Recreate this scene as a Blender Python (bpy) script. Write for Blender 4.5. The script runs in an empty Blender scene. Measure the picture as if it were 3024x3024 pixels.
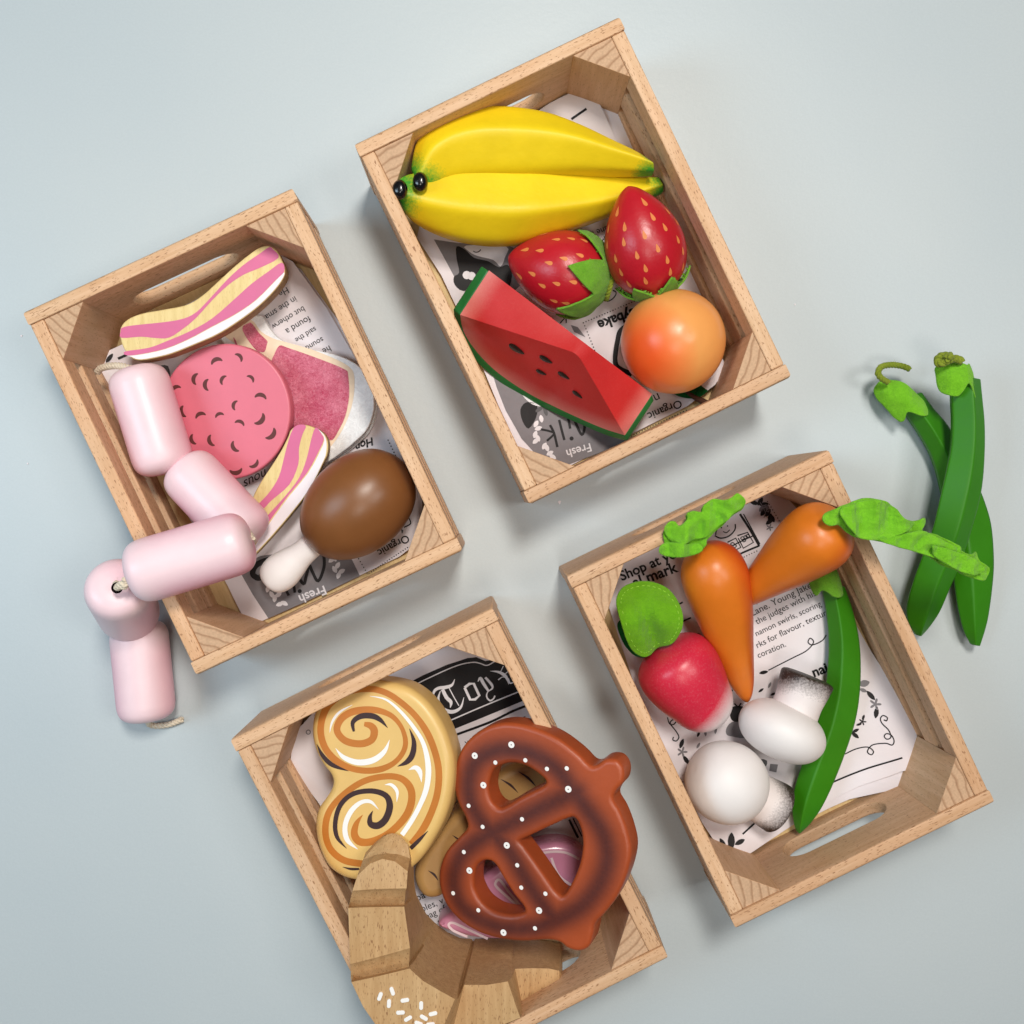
import bpy, bmesh, math, random
from mathutils import Vector, Matrix, noise
from mathutils.geometry import tessellate_polygon

random.seed(7)
scene = bpy.context.scene
COL = scene.collection
pi = math.pi

# ------------------------------------------------------------------ camera
CAM_H = 0.5317
FPX = 2912.0
TX, TY = 0.0157, 0.0215
Rw = (Matrix.Rotation(TY, 3, 'Y') @ Matrix.Rotation(TX, 3, 'X')).transposed()
cam_data = bpy.data.cameras.new("camera")
cam_data.sensor_width = 36.0
cam_data.lens = FPX / 3024 * 36.0
cam_data.clip_start = 0.01
cam_data.clip_end = 50
cam = bpy.data.objects.new("camera", cam_data)
COL.objects.link(cam)
cam.matrix_world = Matrix.Translation((0, 0, CAM_H)) @ Rw.to_4x4()
scene.camera = cam

# ------------------------------------------------------------------ world + lamps
world = bpy.data.worlds.new("World")
scene.world = world
world.use_nodes = True
world.node_tree.nodes["Background"].inputs[0].default_value = (0.82, 0.90, 1.0, 1)
world.node_tree.nodes["Background"].inputs[1].default_value = 0.07

def lamp(name, loc, target, size, power, color, sy=None):
    d = bpy.data.lights.new(name, 'AREA')
    d.energy = power
    d.color = color
    d.size = size
    if sy:
        d.shape = 'RECTANGLE'
        d.size_y = sy
    o = bpy.data.objects.new(name, d)
    COL.objects.link(o)
    o.location = loc
    o.rotation_euler = (Vector(target) - Vector(loc)).to_track_quat('-Z', 'Y').to_euler()
    return o

lamp("window_light", (-0.80, 0.05, 0.85), (-0.15, -0.05, 0), 0.35, 5.2, (0.62, 0.84, 1.0), 0.5)
lamp("ceiling_light_north", (0.10, 0.44, 1.15), (0, 0, 0), 0.18, 11.5, (1.0, 0.95, 0.87), 0.25)
lamp("ceiling_light_south", (0.05, -0.36, 1.35), (0, 0, 0), 0.25, 3.4, (1.0, 0.94, 0.86), 0.25)
lamp("ceiling_light_east", (0.60, 0.05, 1.20), (0.1, 0, 0), 0.3, 4.0, (1.0, 0.98, 0.94), 0.4)

scene.view_settings.view_transform = 'Standard'
scene.view_settings.look = 'None'
scene.view_settings.exposure = -0.10
scene.view_settings.gamma = 1.0
scene.render.engine = 'CYCLES'

# ------------------------------------------------------------------ helpers
def K(ox, oy, s):
    return lambda x, y: (ox + x / s, oy + y / s)
K1 = K(1000, 0, 1.2543); K2 = K(0, 500, 1.1366); K3 = K(600, 1700, 1.3324); K4 = K(1600, 1250, 1.2465)
K5 = K(1150, 300, 2.1467); K6 = K(1250, 650, 1.932); K7 = K(300, 680, 2.1467); K8 = K(200, 1300, 1.7564)
K9 = K(850, 1900, 2.4154); K10 = K(950, 2400, 2.1467); K11 = K(1750, 1400, 2.0337)
K12 = K(1900, 1900, 2.1467); K13 = K(2550, 1000, 2.0333); K14 = K(1250, 1700, 4.83); K0 = K(0, 0, 1)
CAMP = Vector((0, 0, CAM_H))

def ray(u, v):
    return Rw @ Vector(((u - 1512) / FPX, -(v - 1512) / FPX, -1))

def P(k, x, y, z):
    u, v = k(x, y)
    d = ray(u, v)
    return CAMP + d * ((z - CAM_H) / d.z)

class Plane:
    def __init__(self, o, n=(0, 0, 1)):
        self.o = Vector(o); self.n = Vector(n).normalized()
        self.x = (Vector((1, 0, 0)) - self.n * self.n.x).normalized()
        self.y = self.n.cross(self.x)
    def hit(self, k, x, y):
        u, v = k(x, y)
        d = ray(u, v)
        p = CAMP + d * ((self.o - CAMP).dot(self.n) / d.dot(self.n))
        q = p - self.o
        return Vector((q.dot(self.x), q.dot(self.y)))
    def w(self, x, y, z=0.0):
        return self.o + self.x * x + self.y * y + self.n * z

def plane3(a, b, c):
    n = (b - a).cross(c - a)
    if n.z < 0: n = -n
    return Plane(a, n)

def cr(pts, n=6, closed=True):
    """Catmull-Rom through points of any dimension"""
    m = len(pts); out = []
    rng = range(m) if closed else range(m - 1)
    for i in rng:
        if closed:
            p = [pts[(i + j - 1) % m] for j in range(4)]
        else:
            p = [pts[max(0, min(m - 1, i + j - 1))] for j in range(4)]
        for s in range(n):
            t = s / n
            out.append(tuple(0.5 * (2 * b + (c - a) * t + (2 * a - 5 * b + 4 * c - d) * t * t + (3 * b - a - 3 * c + d) * t ** 3)
                             for a, b, c, d in zip(*p)))
    if not closed: out.append(tuple(pts[-1]))
    return out

def area(p):
    return 0.5 * sum(p[i][0] * p[(i + 1) % len(p)][1] - p[(i + 1) % len(p)][0] * p[i][1] for i in range(len(p)))

def inset(p, d):
    """p counter-clockwise; positive d moves inwards"""
    n = len(p); out = []
    for i in range(n):
        a = Vector(p[i - 1][:2]); b = Vector(p[i][:2]); c = Vector(p[(i + 1) % n][:2])
        t1 = (b - a); t2 = (c - b)
        t1 = t1.normalized() if t1.length > 1e-9 else Vector((1, 0)); t2 = t2.normalized() if t2.length > 1e-9 else t1
        n1 = Vector((-t1.y, t1.x)); n2 = Vector((-t2.y, t2.x))
        m = n1 + n2
        if m.length < 1e-6: m = n1
        m.normalize()
        k = max(0.5, m.dot(n1))
        out.append((b.x + m.x * d / k, b.y + m.y * d / k))
    return out

def tess(loops):
    flat = [Vector((x, y, 0)) for l in loops for x, y in l]
    tri = tessellate_polygon([[Vector((x, y, 0)) for x, y in l] for l in loops])
    out = []
    for a, b, c in tri:
        ar = (flat[b] - flat[a]).cross(flat[c] - flat[a]).z
        if abs(ar) < 1e-14: continue
        out.append((a, b, c) if ar > 0 else (a, c, b))
    return flat, out

def gridcut(bm, step):
    for ax in (0, 1):
        lo = min(v.co[ax] for v in bm.verts); hi = max(v.co[ax] for v in bm.verts)
        k = math.ceil((lo + 1e-6) / step)
        while k * step < hi - 1e-6:
            co = Vector((0, 0, 0)); no = Vector((0, 0, 0)); co[ax] = k * step; no[ax] = 1
            bmesh.ops.bisect_plane(bm, geom=bm.verts[:] + bm.edges[:] + bm.faces[:], dist=1e-7, plane_co=co, plane_no=no)
            k += 1

def slab_bm(loops, thick, bev=0.001, steps=4, grid=None, bev_bottom=None):
    """rounded-edge plate, top at z=0, bottom at -thick; loops[0] outer, others holes"""
    bm = bmesh.new()
    L = []
    for i, l in enumerate(loops):
        l = [tuple(p[:2]) for p in l]
        if (area(l) < 0) == (i == 0): l = l[::-1]
        L.append(l)
    bb = bev if bev_bottom is None else bev_bottom
    levels = []
    for s in range(steps + 1):
        a = pi / 2 * s / steps
        levels.append((bev * (1 - math.sin(a)), -bev * (1 - math.cos(a)), ))
    # levels from top (inset bev) to side
    lv = [(bev * (1 - math.sin(pi / 2 * s / steps)), -bev + bev * math.cos(pi / 2 * s / steps)) for s in range(steps + 1)]
    lb = [(bb * (1 - math.cos(pi / 2 * s / steps)), -thick + bb - bb * math.sin(pi / 2 * s / steps)) for s in range(steps + 1)]
    allv = lv + lb
    caps = []
    for l in L:
        rings = [[bm.verts.new((x, y, z)) for x, y in inset(l, d)] for d, z in allv]
        for r0, r1 in zip(rings, rings[1:]):
            n = len(r0)
            for i in range(n):
                f = bm.faces.new((r0[i], r1[i], r1[(i + 1) % n], r0[(i + 1) % n])); f.smooth = True
        caps.append((rings[0], rings[-1]))
    for which in (0, 1):
        vs = [v for c in caps for v in c[which]]
        _, tri = tess([[tuple(v.co[:2]) for v in c[which]] for c in caps])
        for t in tri:
            if which: t = t[::-1]
            try:
                f = bm.faces.new([vs[i] for i in t]); f.smooth = False
            except ValueError: pass
    if grid: gridcut(bm, grid)
    return bm

def flat_bm(loops, grid=None):
    bm = bmesh.new()
    flat, tri = tess([[tuple(p[:2]) for p in l] for l in loops])
    vs = [bm.verts.new(v) for v in flat]
    for t in tri:
        try: bm.faces.new([vs[i] for i in t])
        except ValueError: pass
    if grid: gridcut(bm, grid)
    return bm

def stroke_poly(pts, widths, n=6, taper=False):
    """2D polygon along a path; pts already in metres"""
    m = len(pts)
    if not isinstance(widths, (list, tuple)): widths = [widths] * m
    if taper:
        widths = [w * max(0.06, math.sin(pi * min(1, max(0, i / (m - 1)))) ** 0.7) for i, w in enumerate(widths)]
    q = cr([(p[0], p[1], w) for p, w in zip(pts, widths)], n, False)
    le, ri = [], []
    for i in range(len(q)):
        a = q[max(0, i - 1)]; b = q[min(len(q) - 1, i + 1)]
        t = Vector((b[0] - a[0], b[1] - a[1]))
        if t.length < 1e-9: continue
        t.normalize(); w = max(q[i][2], 0.00002) / 2
        le.append((q[i][0] - t.y * w, q[i][1] + t.x * w)); ri.append((q[i][0] + t.y * w, q[i][1] - t.x * w))
    return le, ri

def stroke_bm(bm, pts, widths, z=0.0, taper=False, n=6, close=False):
    if close: pts = list(pts) + [pts[0]]
    le, ri = stroke_poly(pts, widths, n, taper)
    a = [bm.verts.new((x, y, z)) for x, y in le]; b = [bm.verts.new((x, y, z)) for x, y in ri]
    for i in range(len(a) - 1):
        bm.faces.new((a[i], b[i], b[i + 1], a[i + 1]))
    return a + b

def merge(dst, src, z=0.0):
    mp = {}
    for v in src.verts: mp[v] = dst.verts.new((v.co.x, v.co.y, v.co.z + z))
    for f in src.faces:
        try:
            g = dst.faces.new([mp[v] for v in f.verts]); g.smooth = f.smooth
        except ValueError: pass
    src.free()

def tag(o, label=None, cat=None, group=None, kind=None):
    if label: o["label"] = label
    if cat: o["category"] = cat
    if group: o["group"] = group
    if kind: o["kind"] = kind
    return o

def empty(name, loc, label, cat, group=None, rz=0):
    o = bpy.data.objects.new(name, None)
    COL.objects.link(o)
    o.location = loc; o.rotation_euler = (0, 0, rz)
    o.empty_display_size = 0.01
    return tag(o, label, cat, group)

def obj(name, bm, mat, parent=None, origin=None, smooth=None, sharp=None, plane=None, bevel=None, subsurf=0, fac=None, label=None, nofix=False):
    """bm in world coords (or in plane coords when plane given)"""
    if plane is not None:
        for v in bm.verts: v.co = plane.w(*v.co)
    if not nofix:
        bmesh.ops.recalc_face_normals(bm, faces=bm.faces[:])
    me = bpy.data.meshes.new(name)
    if fac:
        vals = [fac(v.co.copy()) for v in bm.verts]
    if origin is None:
        origin = parent_world(parent) if parent else Vector((0, 0, 0))
    for v in bm.verts: v.co -= origin
    if smooth is not None:
        for f in bm.faces: f.smooth = smooth
    bm.to_mesh(me); bm.free()
    if fac:
        at = me.attributes.new("fac", 'FLOAT', 'POINT')
        at.data.foreach_set("value", vals)
    if sharp: me.set_sharp_from_angle(angle=math.radians(sharp))
    me.materials.append(mat)
    o = bpy.data.objects.new(name, me)
    COL.objects.link(o)
    if parent:
        o.parent = parent
        o.location = (0, 0, 0) if (origin - parent_world(parent)).length < 1e-9 else origin - parent_world(parent)
    else:
        o.location = origin
    if bevel:
        m = o.modifiers.new("bevel", 'BEVEL'); m.width = bevel; m.segments = 3; m.limit_method = 'ANGLE'; m.angle_limit = math.radians(28)
    if subsurf:
        m = o.modifiers.new("sub", 'SUBSURF'); m.levels = subsurf; m.render_levels = subsurf
    if label: o["label"] = label
    return o

def parent_world(p):
    l = Vector(p.location)
    while p.parent:
        p = p.parent; l = l + Vector(p.location)
    return l

# lathe ------------------------------------------------------------
def frame(axis, up=(0, 0, 1)):
    a = axis.normalized(); u = Vector(up)
    if abs(a.dot(u)) > 0.95: u = Vector((0, 1, 0))
    x = u.cross(a).normalized(); y = a.cross(x)
    return x, y, a

def lathe(prof, p0, p1, seg=48, n=5, up=(0, 0, 1), bend=None, flat=1.0, raw=False, wob=0.0):
    """prof [(t, r)] t 0..1 along p0->p1; r in metres"""
    q = prof if raw else cr(prof, n, False)
    x, y, a = frame(p1 - p0, up)
    bm = bmesh.new(); rings = []
    for t, r in q:
        c = p0.lerp(p1, t)
        if bend: c = c + bend(t)
        if r < 1e-5:
            rings.append([bm.verts.new(c)]); continue
        ring = []
        for i in range(seg):
            th = 2 * pi * i / seg
            rr = r * (1 + wob * noise.noise(Vector((t * 3, math.cos(th) * 1.3, math.sin(th) * 1.3)) + p0 * 40))
            ring.append(bm.verts.new(c + x * math.cos(th) * rr + y * math.sin(th) * rr * flat))
        rings.append(ring)
    for a_, b_ in zip(rings, rings[1:]):
        if len(a_) == 1 and len(b_) == 1: continue
        for i in range(seg):
            j = (i + 1) % seg
            if len(a_) == 1: bm.faces.new((a_[0], b_[j], b_[i]))
            elif len(b_) == 1: bm.faces.new((a_[i], a_[j], b_[0]))
            else: bm.faces.new((a_[i], a_[j], b_[j], b_[i]))
    for f in bm.faces: f.smooth = True
    return bm

def prof_r(prof, n=8):
    q = cr(prof, n, False)
    def R(t):
        for a, b in zip(q, q[1:]):
            if a[0] <= t <= b[0]:
                return a[1] + (b[1] - a[1]) * ((t - a[0]) / max(1e-9, b[0] - a[0]))
        return 0
    return R

def tube(bm, pts, r, seg=8, n=5, cap=True):
    q = [Vector(p) for p in cr([tuple(p) for p in pts], n, False)]
    rings = []; prev = None
    for i, c in enumerate(q):
        t = (q[min(len(q) - 1, i + 1)] - q[max(0, i - 1)]).normalized()
        if prev is None:
            x = t.orthogonal().normalized()
        else:
            x = (prev - t * prev.dot(t)).normalized()
        prev = x; y = t.cross(x)
        rr = r(i / (len(q) - 1)) if callable(r) else r
        rings.append([bm.verts.new(c + (x * math.cos(2 * pi * k / seg) + y * math.sin(2 * pi * k / seg)) * rr) for k in range(seg)])
    for a, b in zip(rings, rings[1:]):
        for k in range(seg):
            f = bm.faces.new((a[k], a[(k + 1) % seg], b[(k + 1) % seg], b[k])); f.smooth = True
    if cap:
        bm.faces.new(rings[0][::-1]); bm.faces.new(rings[-1])

def rope(pts, r, strands=3, twist=2 * pi / 0.006, n=14):
    """three-strand cord"""
    q = [Vector(p) for p in cr([tuple(p) for p in pts], n, False)]
    bm = bmesh.new()
    ls = [0.0]
    for a, b in zip(q, q[1:]): ls.append(ls[-1] + (b - a).length)
    fr = []; prev = None
    for i, c in enumerate(q):
        t = (q[min(len(q) - 1, i + 1)] - q[max(0, i - 1)]).normalized()
        x = t.orthogonal().normalized() if prev is None else (prev - t * prev.dot(t)).normalized()
        prev = x; fr.append((c, x, t.cross(x)))
    for s in range(strands):
        pp = []
        for (c, x, y), l in zip(fr, ls):
            a = l * twist + 2 * pi * s / strands
            pp.append(c + (x * math.cos(a) + y * math.sin(a)) * r * 0.52)
        tube(bm, pp, r * 0.62, 7, 1)
    fuzz(bm, 60, r * 1.2, spread=None)
    return bm

def fuzz(bm, count, length, spread=None, width=0.00005):
    """loose fibres standing off a surface, part of the same mesh"""
    fs = [f for f in bm.faces if f.calc_area() > 1e-10]
    if not fs: return
    bm.normal_update()
    ws = [f.calc_area() for f in fs]
    for f in random.choices(fs, ws, k=count):
        c = f.calc_center_median(); no = f.normal
        d = Vector((random.uniform(-1, 1), random.uniform(-1, 1), random.uniform(-1, 1)))
        d = (d.normalized() + no * 0.5).normalized()
        e = d.cross(Vector((random.random(), random.random(), random.random()))).normalized() * width
        l = length * random.uniform(0.4, 1.2)
        mid = c + d * l * 0.5 + Vector((random.uniform(-1, 1), random.uniform(-1, 1), random.uniform(-1, 1))) * l * 0.18
        a = [bm.verts.new(c - e), bm.verts.new(c + e), bm.verts.new(mid + e), bm.verts.new(mid - e), bm.verts.new(c + d * l)]
        bm.faces.new((a[0], a[1], a[2], a[3])); bm.faces.new((a[3], a[2], a[4]))

def loft(st, normals, p=9.0, seg=40, n=6, endcap=0.35, rot=0.0):
    """st: [(A, B, zhalf)] A/B world points at the two silhouette sides; polygonal-ish section"""
    q = cr([tuple(a) + tuple(b) + (h,) for a, b, h in st], n, False)
    bm = bmesh.new(); rings = []
    def rad(t):
        s = sum(max(0.0, math.cos(t - m)) ** p for m in normals)
        return 1.0 / max(1e-12, s) ** (1.0 / p)
    rs = [rad(2 * pi * i / seg + rot) for i in range(seg)]
    mx = max(abs(r * math.cos(2 * pi * i / seg)) for i, r in enumerate(rs)); mz = max(abs(r * math.sin(2 * pi * i / seg)) for i, r in enumerate(rs))
    for e in q:
        A = Vector(e[0:3]); B = Vector(e[3:6]); h = e[6]
        c = (A + B) / 2; ax = (B - A) / 2
        rings.append([bm.verts.new(c + ax * (rs[i] * math.cos(2 * pi * i / seg) / mx) + Vector((0, 0, 1)) * (h * rs[i] * math.sin(2 * pi * i / seg) / mz)) for i in range(seg)])
    for a, b in zip(rings, rings[1:]):
        for k in range(seg):
            f = bm.faces.new((a[k], a[(k + 1) % seg], b[(k + 1) % seg], b[k])); f.smooth = True
    for r, e in ((rings[0], 0), (rings[-1], 1)):
        c = sum((v.co for v in r), Vector()) / seg
        nb = rings[1] if e == 0 else rings[-2]
        c2 = sum((v.co for v in nb), Vector()) / seg
        out = (c - c2).normalized() * (sum((v.co - c).length for v in r) / seg) * endcap
        prev = r
        for s in (0.35, 0.7, 0.92):
            k_ = math.sqrt(1 - s * s)
            ring = [bm.verts.new(c + (v.co - c) * k_ + out * s) for v in r]
            for k in range(seg):
                f = bm.faces.new((prev[k], prev[(k + 1) % seg], ring[(k + 1) % seg], ring[k])); f.smooth = True
            prev = ring
        t = bm.verts.new(c + out)
        for k in range(seg):
            f = bm.faces.new((prev[k], prev[(k + 1) % seg], t)); f.smooth = True
    return bm

# ------------------------------------------------------------------ materials
def nodes(name):
    m = bpy.data.materials.new(name); m.use_nodes = True
    nt = m.node_tree
    return m, nt, nt.nodes["Principled BSDF"]

def N(nt, typ, **kw):
    n = nt.nodes.new(typ)
    for k, v in kw.items():
        if k.startswith("i_"):
            n.inputs[k[2:].replace("_", " ")].default_value = v
        else: setattr(n, k, v)
    return n

def rgb(r, g, b):
    f = lambda c: (c / 255 / 12.92) if c / 255 <= 0.04045 else ((c / 255 + 0.055) / 1.055) ** 2.4
    return (f(r), f(g), f(b), 1)

def ramp(nt, stops):
    r = nt.nodes.new('ShaderNodeValToRGB')
    e = r.color_ramp.elements
    while len(e) < len(stops): e.new(0.5)
    for el, (p, c) in zip(e, stops): el.position = p; el.color = c
    return r

def mixc(nt, fac, a, b, typ='MIX'):
    m = nt.nodes.new('ShaderNodeMix'); m.data_type = 'RGBA'; m.blend_type = typ
    for s, val in ((0, fac), (6, a), (7, b)):
        if hasattr(val, 'is_linked') or hasattr(val, 'links'): nt.links.new(val, m.inputs[s])
        else: m.inputs[s].default_value = val
    return m.outputs[2]

def coords(nt, scale=(1, 1, 1), rnd=True):
    tc = N(nt, 'ShaderNodeTexCoord')
    mp = N(nt, 'ShaderNodeMapping'); mp.inputs['Scale'].default_value = scale
    nt.links.new(tc.outputs['Object'], mp.inputs['Vector'])
    if rnd:
        oi = N(nt, 'ShaderNodeObjectInfo')
        mul = N(nt, 'ShaderNodeVectorMath', operation='SCALE'); mul.inputs[0].default_value = (7.3, 3.1, 5.7)
        nt.links.new(oi.outputs['Random'], mul.inputs['Scale'])
        ad = N(nt, 'ShaderNodeVectorMath', operation='ADD')
        nt.links.new(tc.outputs['Object'], ad.inputs[0]); nt.links.new(mul.outputs[0], ad.inputs[1])
        nt.links.new(ad.outputs[0], mp.inputs['Vector'])
    return mp.outputs['Vector']

def bump(nt, bsdf, height, strength, dist):
    b = N(nt, 'ShaderNodeBump'); b.inputs['Strength'].default_value = strength; b.inputs['Distance'].default_value = dist
    nt.links.new(height, b.inputs['Height']); nt.links.new(b.outputs[0], bsdf.inputs['Normal'])

def noise_tex(nt, vec, scale, detail=3, rough=0.5, dist=0.0):
    n = N(nt, 'ShaderNodeTexNoise'); n.inputs['Scale'].default_value = scale; n.inputs['Detail'].default_value = detail
    n.inputs['Roughness'].default_value = rough; n.inputs['Distortion'].default_value = dist
    nt.links.new(vec, n.inputs['Vector'])
    return n.outputs['Fac']

def wood(name, grain='Y', light=(218, 182, 147), dark=(200, 160, 121), fleck=(152, 110, 76), flecks=1.0, rough=0.55, tint=0.25, fl_len=5.0):
    """beech: fine straight grain and short dark flecks along it"""
    m, nt, bs = nodes(name)
    st = {'X': (1, 14, 14), 'Y': (14, 1, 14), 'Z': (14, 14, 1)}[grain]
    v1 = coords(nt, st)
    g = noise_tex(nt, v1, 28, 4, 0.6, 0.4)
    r1 = ramp(nt, [(0.3, rgb(*dark)), (0.68, rgb(*light))]); nt.links.new(g, r1.inputs[0])
    sf = {'X': (1, fl_len, fl_len), 'Y': (fl_len, 1, fl_len), 'Z': (fl_len, fl_len, 1)}[grain]
    v2 = coords(nt, sf)
    f = noise_tex(nt, v2, 430, 1.0, 0.4)
    r2 = ramp(nt, [(0.63, (0, 0, 0, 1)), (0.70, (flecks, flecks, flecks, 1))]); nt.links.new(f, r2.inputs[0])
    c = mixc(nt, r2.outputs[0], r1.outputs[0], rgb(*fleck))
    v3 = coords(nt, (1, 1, 1))
    big = noise_tex(nt, v3, 30, 2)
    r3 = ramp(nt, [(0.3, (1, 0.93, 0.88, 1)), (0.7, (1, 1, 1, 1))]); nt.links.new(big, r3.inputs[0])
    c = mixc(nt, 1.0, c, r3.outputs[0], 'MULTIPLY')
    oi = N(nt, 'ShaderNodeObjectInfo')
    r4 = ramp(nt, [(0.0, (1 - tint * 0.45, 1 - tint * 0.62, 1 - tint * 0.7, 1)), (0.5, (1, 1, 1, 1)), (1.0, (1.02, 1 - tint * .15, 1 - tint * 0.3, 1))])
    nt.links.new(oi.outputs['Random'], r4.inputs[0])
    c = mixc(nt, 1.0, c, r4.outputs[0], 'MULTIPLY')
    nt.links.new(c, bs.inputs['Base Color'])
    bs.inputs['Roughness'].default_value = rough
    bs.inputs['Specular IOR Level'].default_value = 0.35
    bump(nt, bs, g, 0.25, 0.0004)
    return m

def endgrain(name, base=(198, 162, 130), line=(164, 126, 96)):
    m, nt, bs = nodes(name)
    tc = N(nt, 'ShaderNodeTexCoord'); oi = N(nt, 'ShaderNodeObjectInfo')
    vr = N(nt, 'ShaderNodeVectorRotate', rotation_type='Z_AXIS')
    mm = N(nt, 'ShaderNodeMath', operation='MULTIPLY'); mm.inputs[1].default_value = 40.0
    nt.links.new(oi.outputs['Random'], mm.inputs[0]); nt.links.new(mm.outputs[0], vr.inputs['Angle'])
    nt.links.new(tc.outputs['Object'], vr.inputs['Vector'])
    mp = N(nt, 'ShaderNodeMapping'); mp.inputs['Scale'].default_value = (1, 1, 0.02)
    nt.links.new(vr.outputs[0], mp.inputs['Vector'])
    w = N(nt, 'ShaderNodeTexWave', wave_type='BANDS', bands_direction='DIAGONAL', wave_profile='SAW')
    w.inputs['Scale'].default_value = 105; w.inputs['Distortion'].default_value = 4.5; w.inputs['Detail'].default_value = 2
    w.inputs['Detail Scale'].default_value = 0.6
    nt.links.new(mp.outputs[0], w.inputs['Vector'])
    r = ramp(nt, [(0.0, rgb(*line)), (0.16, rgb(*base)), (0.75, rgb(*base)), (1.0, rgb(*line))]); nt.links.new(w.outputs['Fac'], r.inputs[0])
    v = coords(nt, (1, 1, 1)); s = noise_tex(nt, v, 900, 2)
    r2 = ramp(nt, [(0.3, (0.86, 0.86, 0.86, 1)), (0.7, (1.04, 1.04, 1.04, 1))]); nt.links.new(s, r2.inputs[0])
    c = mixc(nt, 1.0, r.outputs[0], r2.outputs[0], 'MULTIPLY')
    nt.links.new(c, bs.inputs['Base Color']); bs.inputs['Roughness'].default_value = 0.7
    bs.inputs['Specular IOR Level'].default_value = 0.2
    bump(nt, bs, w.outputs['Fac'], 0.2, 0.0003)
    return m

def paint(name, A, B=None, rough=0.35, coat=0.0, speckle=0.0, sscale=1500, lo=0.0, hi=1.0, mott=0.06, bmp=0.12, C=None, spec=0.5, bscale=350):
    """lacquered wood; A -> B (-> C) by the airbrush attribute 'fac'"""
    m, nt, bs = nodes(name)
    v = coords(nt, (1, 1, 1))
    if B:
        at = N(nt, 'ShaderNodeAttribute', attribute_name="fac")
        src = at.outputs['Fac']
        if speckle:
            s = noise_tex(nt, v, sscale, 2, 0.7)
            ma = N(nt, 'ShaderNodeMath', operation='MULTIPLY_ADD'); ma.inputs[1].default_value = speckle; ma.inputs[2].default_value = -speckle / 2
            nt.links.new(s, ma.inputs[0])
            # speckle only where the airbrush fades
            ad = N(nt, 'ShaderNodeMath', operation='ADD'); nt.links.new(src, ad.inputs[0]); nt.links.new(ma.outputs[0], ad.inputs[1])
            src = ad.outputs[0]
        stops = [(lo, rgb(*A)), (hi, rgb(*B))]
        if C: stops = [(lo, rgb(*A)), ((lo + hi) / 2, rgb(*B)), (hi, rgb(*C))]
        r = ramp(nt, stops); nt.links.new(src, r.inputs[0]); c = r.outputs[0]
    else:
        r = N(nt, 'ShaderNodeRGB'); r.outputs[0].default_value = rgb(*A); c = r.outputs[0]
    mo = noise_tex(nt, v, 60, 4, 0.6)
    r3 = ramp(nt, [(0.3, (1 - mott,) * 3 + (1,)), (0.7, (1 + mott * 0.3,) * 3 + (1,))]); nt.links.new(mo, r3.inputs[0])
    c = mixc(nt, 1.0, c, r3.outputs[0], 'MULTIPLY')
    nt.links.new(c, bs.inputs['Base Color'])
    rr = N(nt, 'ShaderNodeMapRange'); rr.inputs['To Min'].default_value = rough * 0.8; rr.inputs['To Max'].default_value = rough * 1.25
    nt.links.new(mo, rr.inputs['Value']); nt.links.new(rr.outputs[0], bs.inputs['Roughness'])
    bs.inputs['Coat Weight'].default_value = coat; bs.inputs['Coat Roughness'].default_value = 0.15
    bs.inputs['Specular IOR Level'].default_value = spec
    if bmp:
        b = noise_tex(nt, v, bscale, 4, 0.6); bump(nt, bs, b, bmp, 0.0004)
    return m

def felt(name, A, B, scale=500, bmp=0.9, sheen=0.4, contrast=(0.3, 0.7)):
    m, nt, bs = nodes(name)
    v = coords(nt, (1, 1, 1))
    n1 = noise_tex(nt, v, scale, 5, 0.75, 1.5)
    n2 = noise_tex(nt, v, scale / 7, 3, 0.6)
    mx = N(nt, 'ShaderNodeMath', operation='MULTIPLY_ADD'); mx.inputs[1].default_value = 0.65
    ml = N(nt, 'ShaderNodeMath', operation='MULTIPLY'); ml.inputs[1].default_value = 0.35
    nt.links.new(n2, ml.inputs[0]); nt.links.new(n1, mx.inputs[0]); nt.links.new(ml.outputs[0], mx.inputs[2])
    r = ramp(nt, [(contrast[0], rgb(*A)), (contrast[1], rgb(*B))]); nt.links.new(mx.outputs[0], r.inputs[0])
    nt.links.new(r.outputs[0], bs.inputs['Base Color']); bs.inputs['Roughness'].default_value = 0.95
    bs.inputs['Specular IOR Level'].default_value = 0.1
    bs.inputs['Sheen Weight'].default_value = sheen * .35; bs.inputs['Sheen Roughness'].default_value = 0.4
    bump(nt, bs, n1, bmp, 0.0008)
    return m

def plain(name, c, rough=0.6, spec=0.3):
    m, nt, bs = nodes(name)
    bs.inputs['Base Color'].default_value = rgb(*c); bs.inputs['Roughness'].default_value = rough
    bs.inputs['Specular IOR Level'].default_value = spec
    v = coords(nt, (1, 1, 1)); n = noise_tex(nt, v, 400, 3)
    r = ramp(nt, [(0.3, tuple(x * 0.93 for x in rgb(*c)[:3]) + (1,)), (0.7, rgb(*c))]); nt.links.new(n, r.inputs[0])
    nt.links.new(r.outputs[0], bs.inputs['Base Color'])
    return m

M = {}
M['wood_y'] = wood('beech_along', 'Y')
M['wood_x'] = wood('beech_across', 'X')
M['wood_z'] = wood('beech_upright', 'Z', flecks=0.5)
M['end'] = endgrain('beech_end_grain')
M['ply'] = wood('birch_ply', 'Y', (224, 200, 150), (205, 178, 124), (180, 150, 100), 0.3)
M['wood_d'] = wood('beech_diagonal', 'Y', (208, 171, 124), (190, 150, 104), (140, 98, 62), 1.0, 0.45, 0.0)
M['paper'] = paint('newsprint', (228, 220, 224), rough=0.75, mott=0.03, bmp=0.1, spec=0.25, bscale=60)
M['ink'] = plain('black_ink', (22, 18, 20), 0.6)
M['greyink'] = plain('grey_ink', (128, 124, 128), 0.7)
M['midink'] = plain('mid_grey_ink', (92, 90, 92), 0.7)
M['whiteink'] = plain('white_ink', (226, 222, 226), 0.7)

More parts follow.
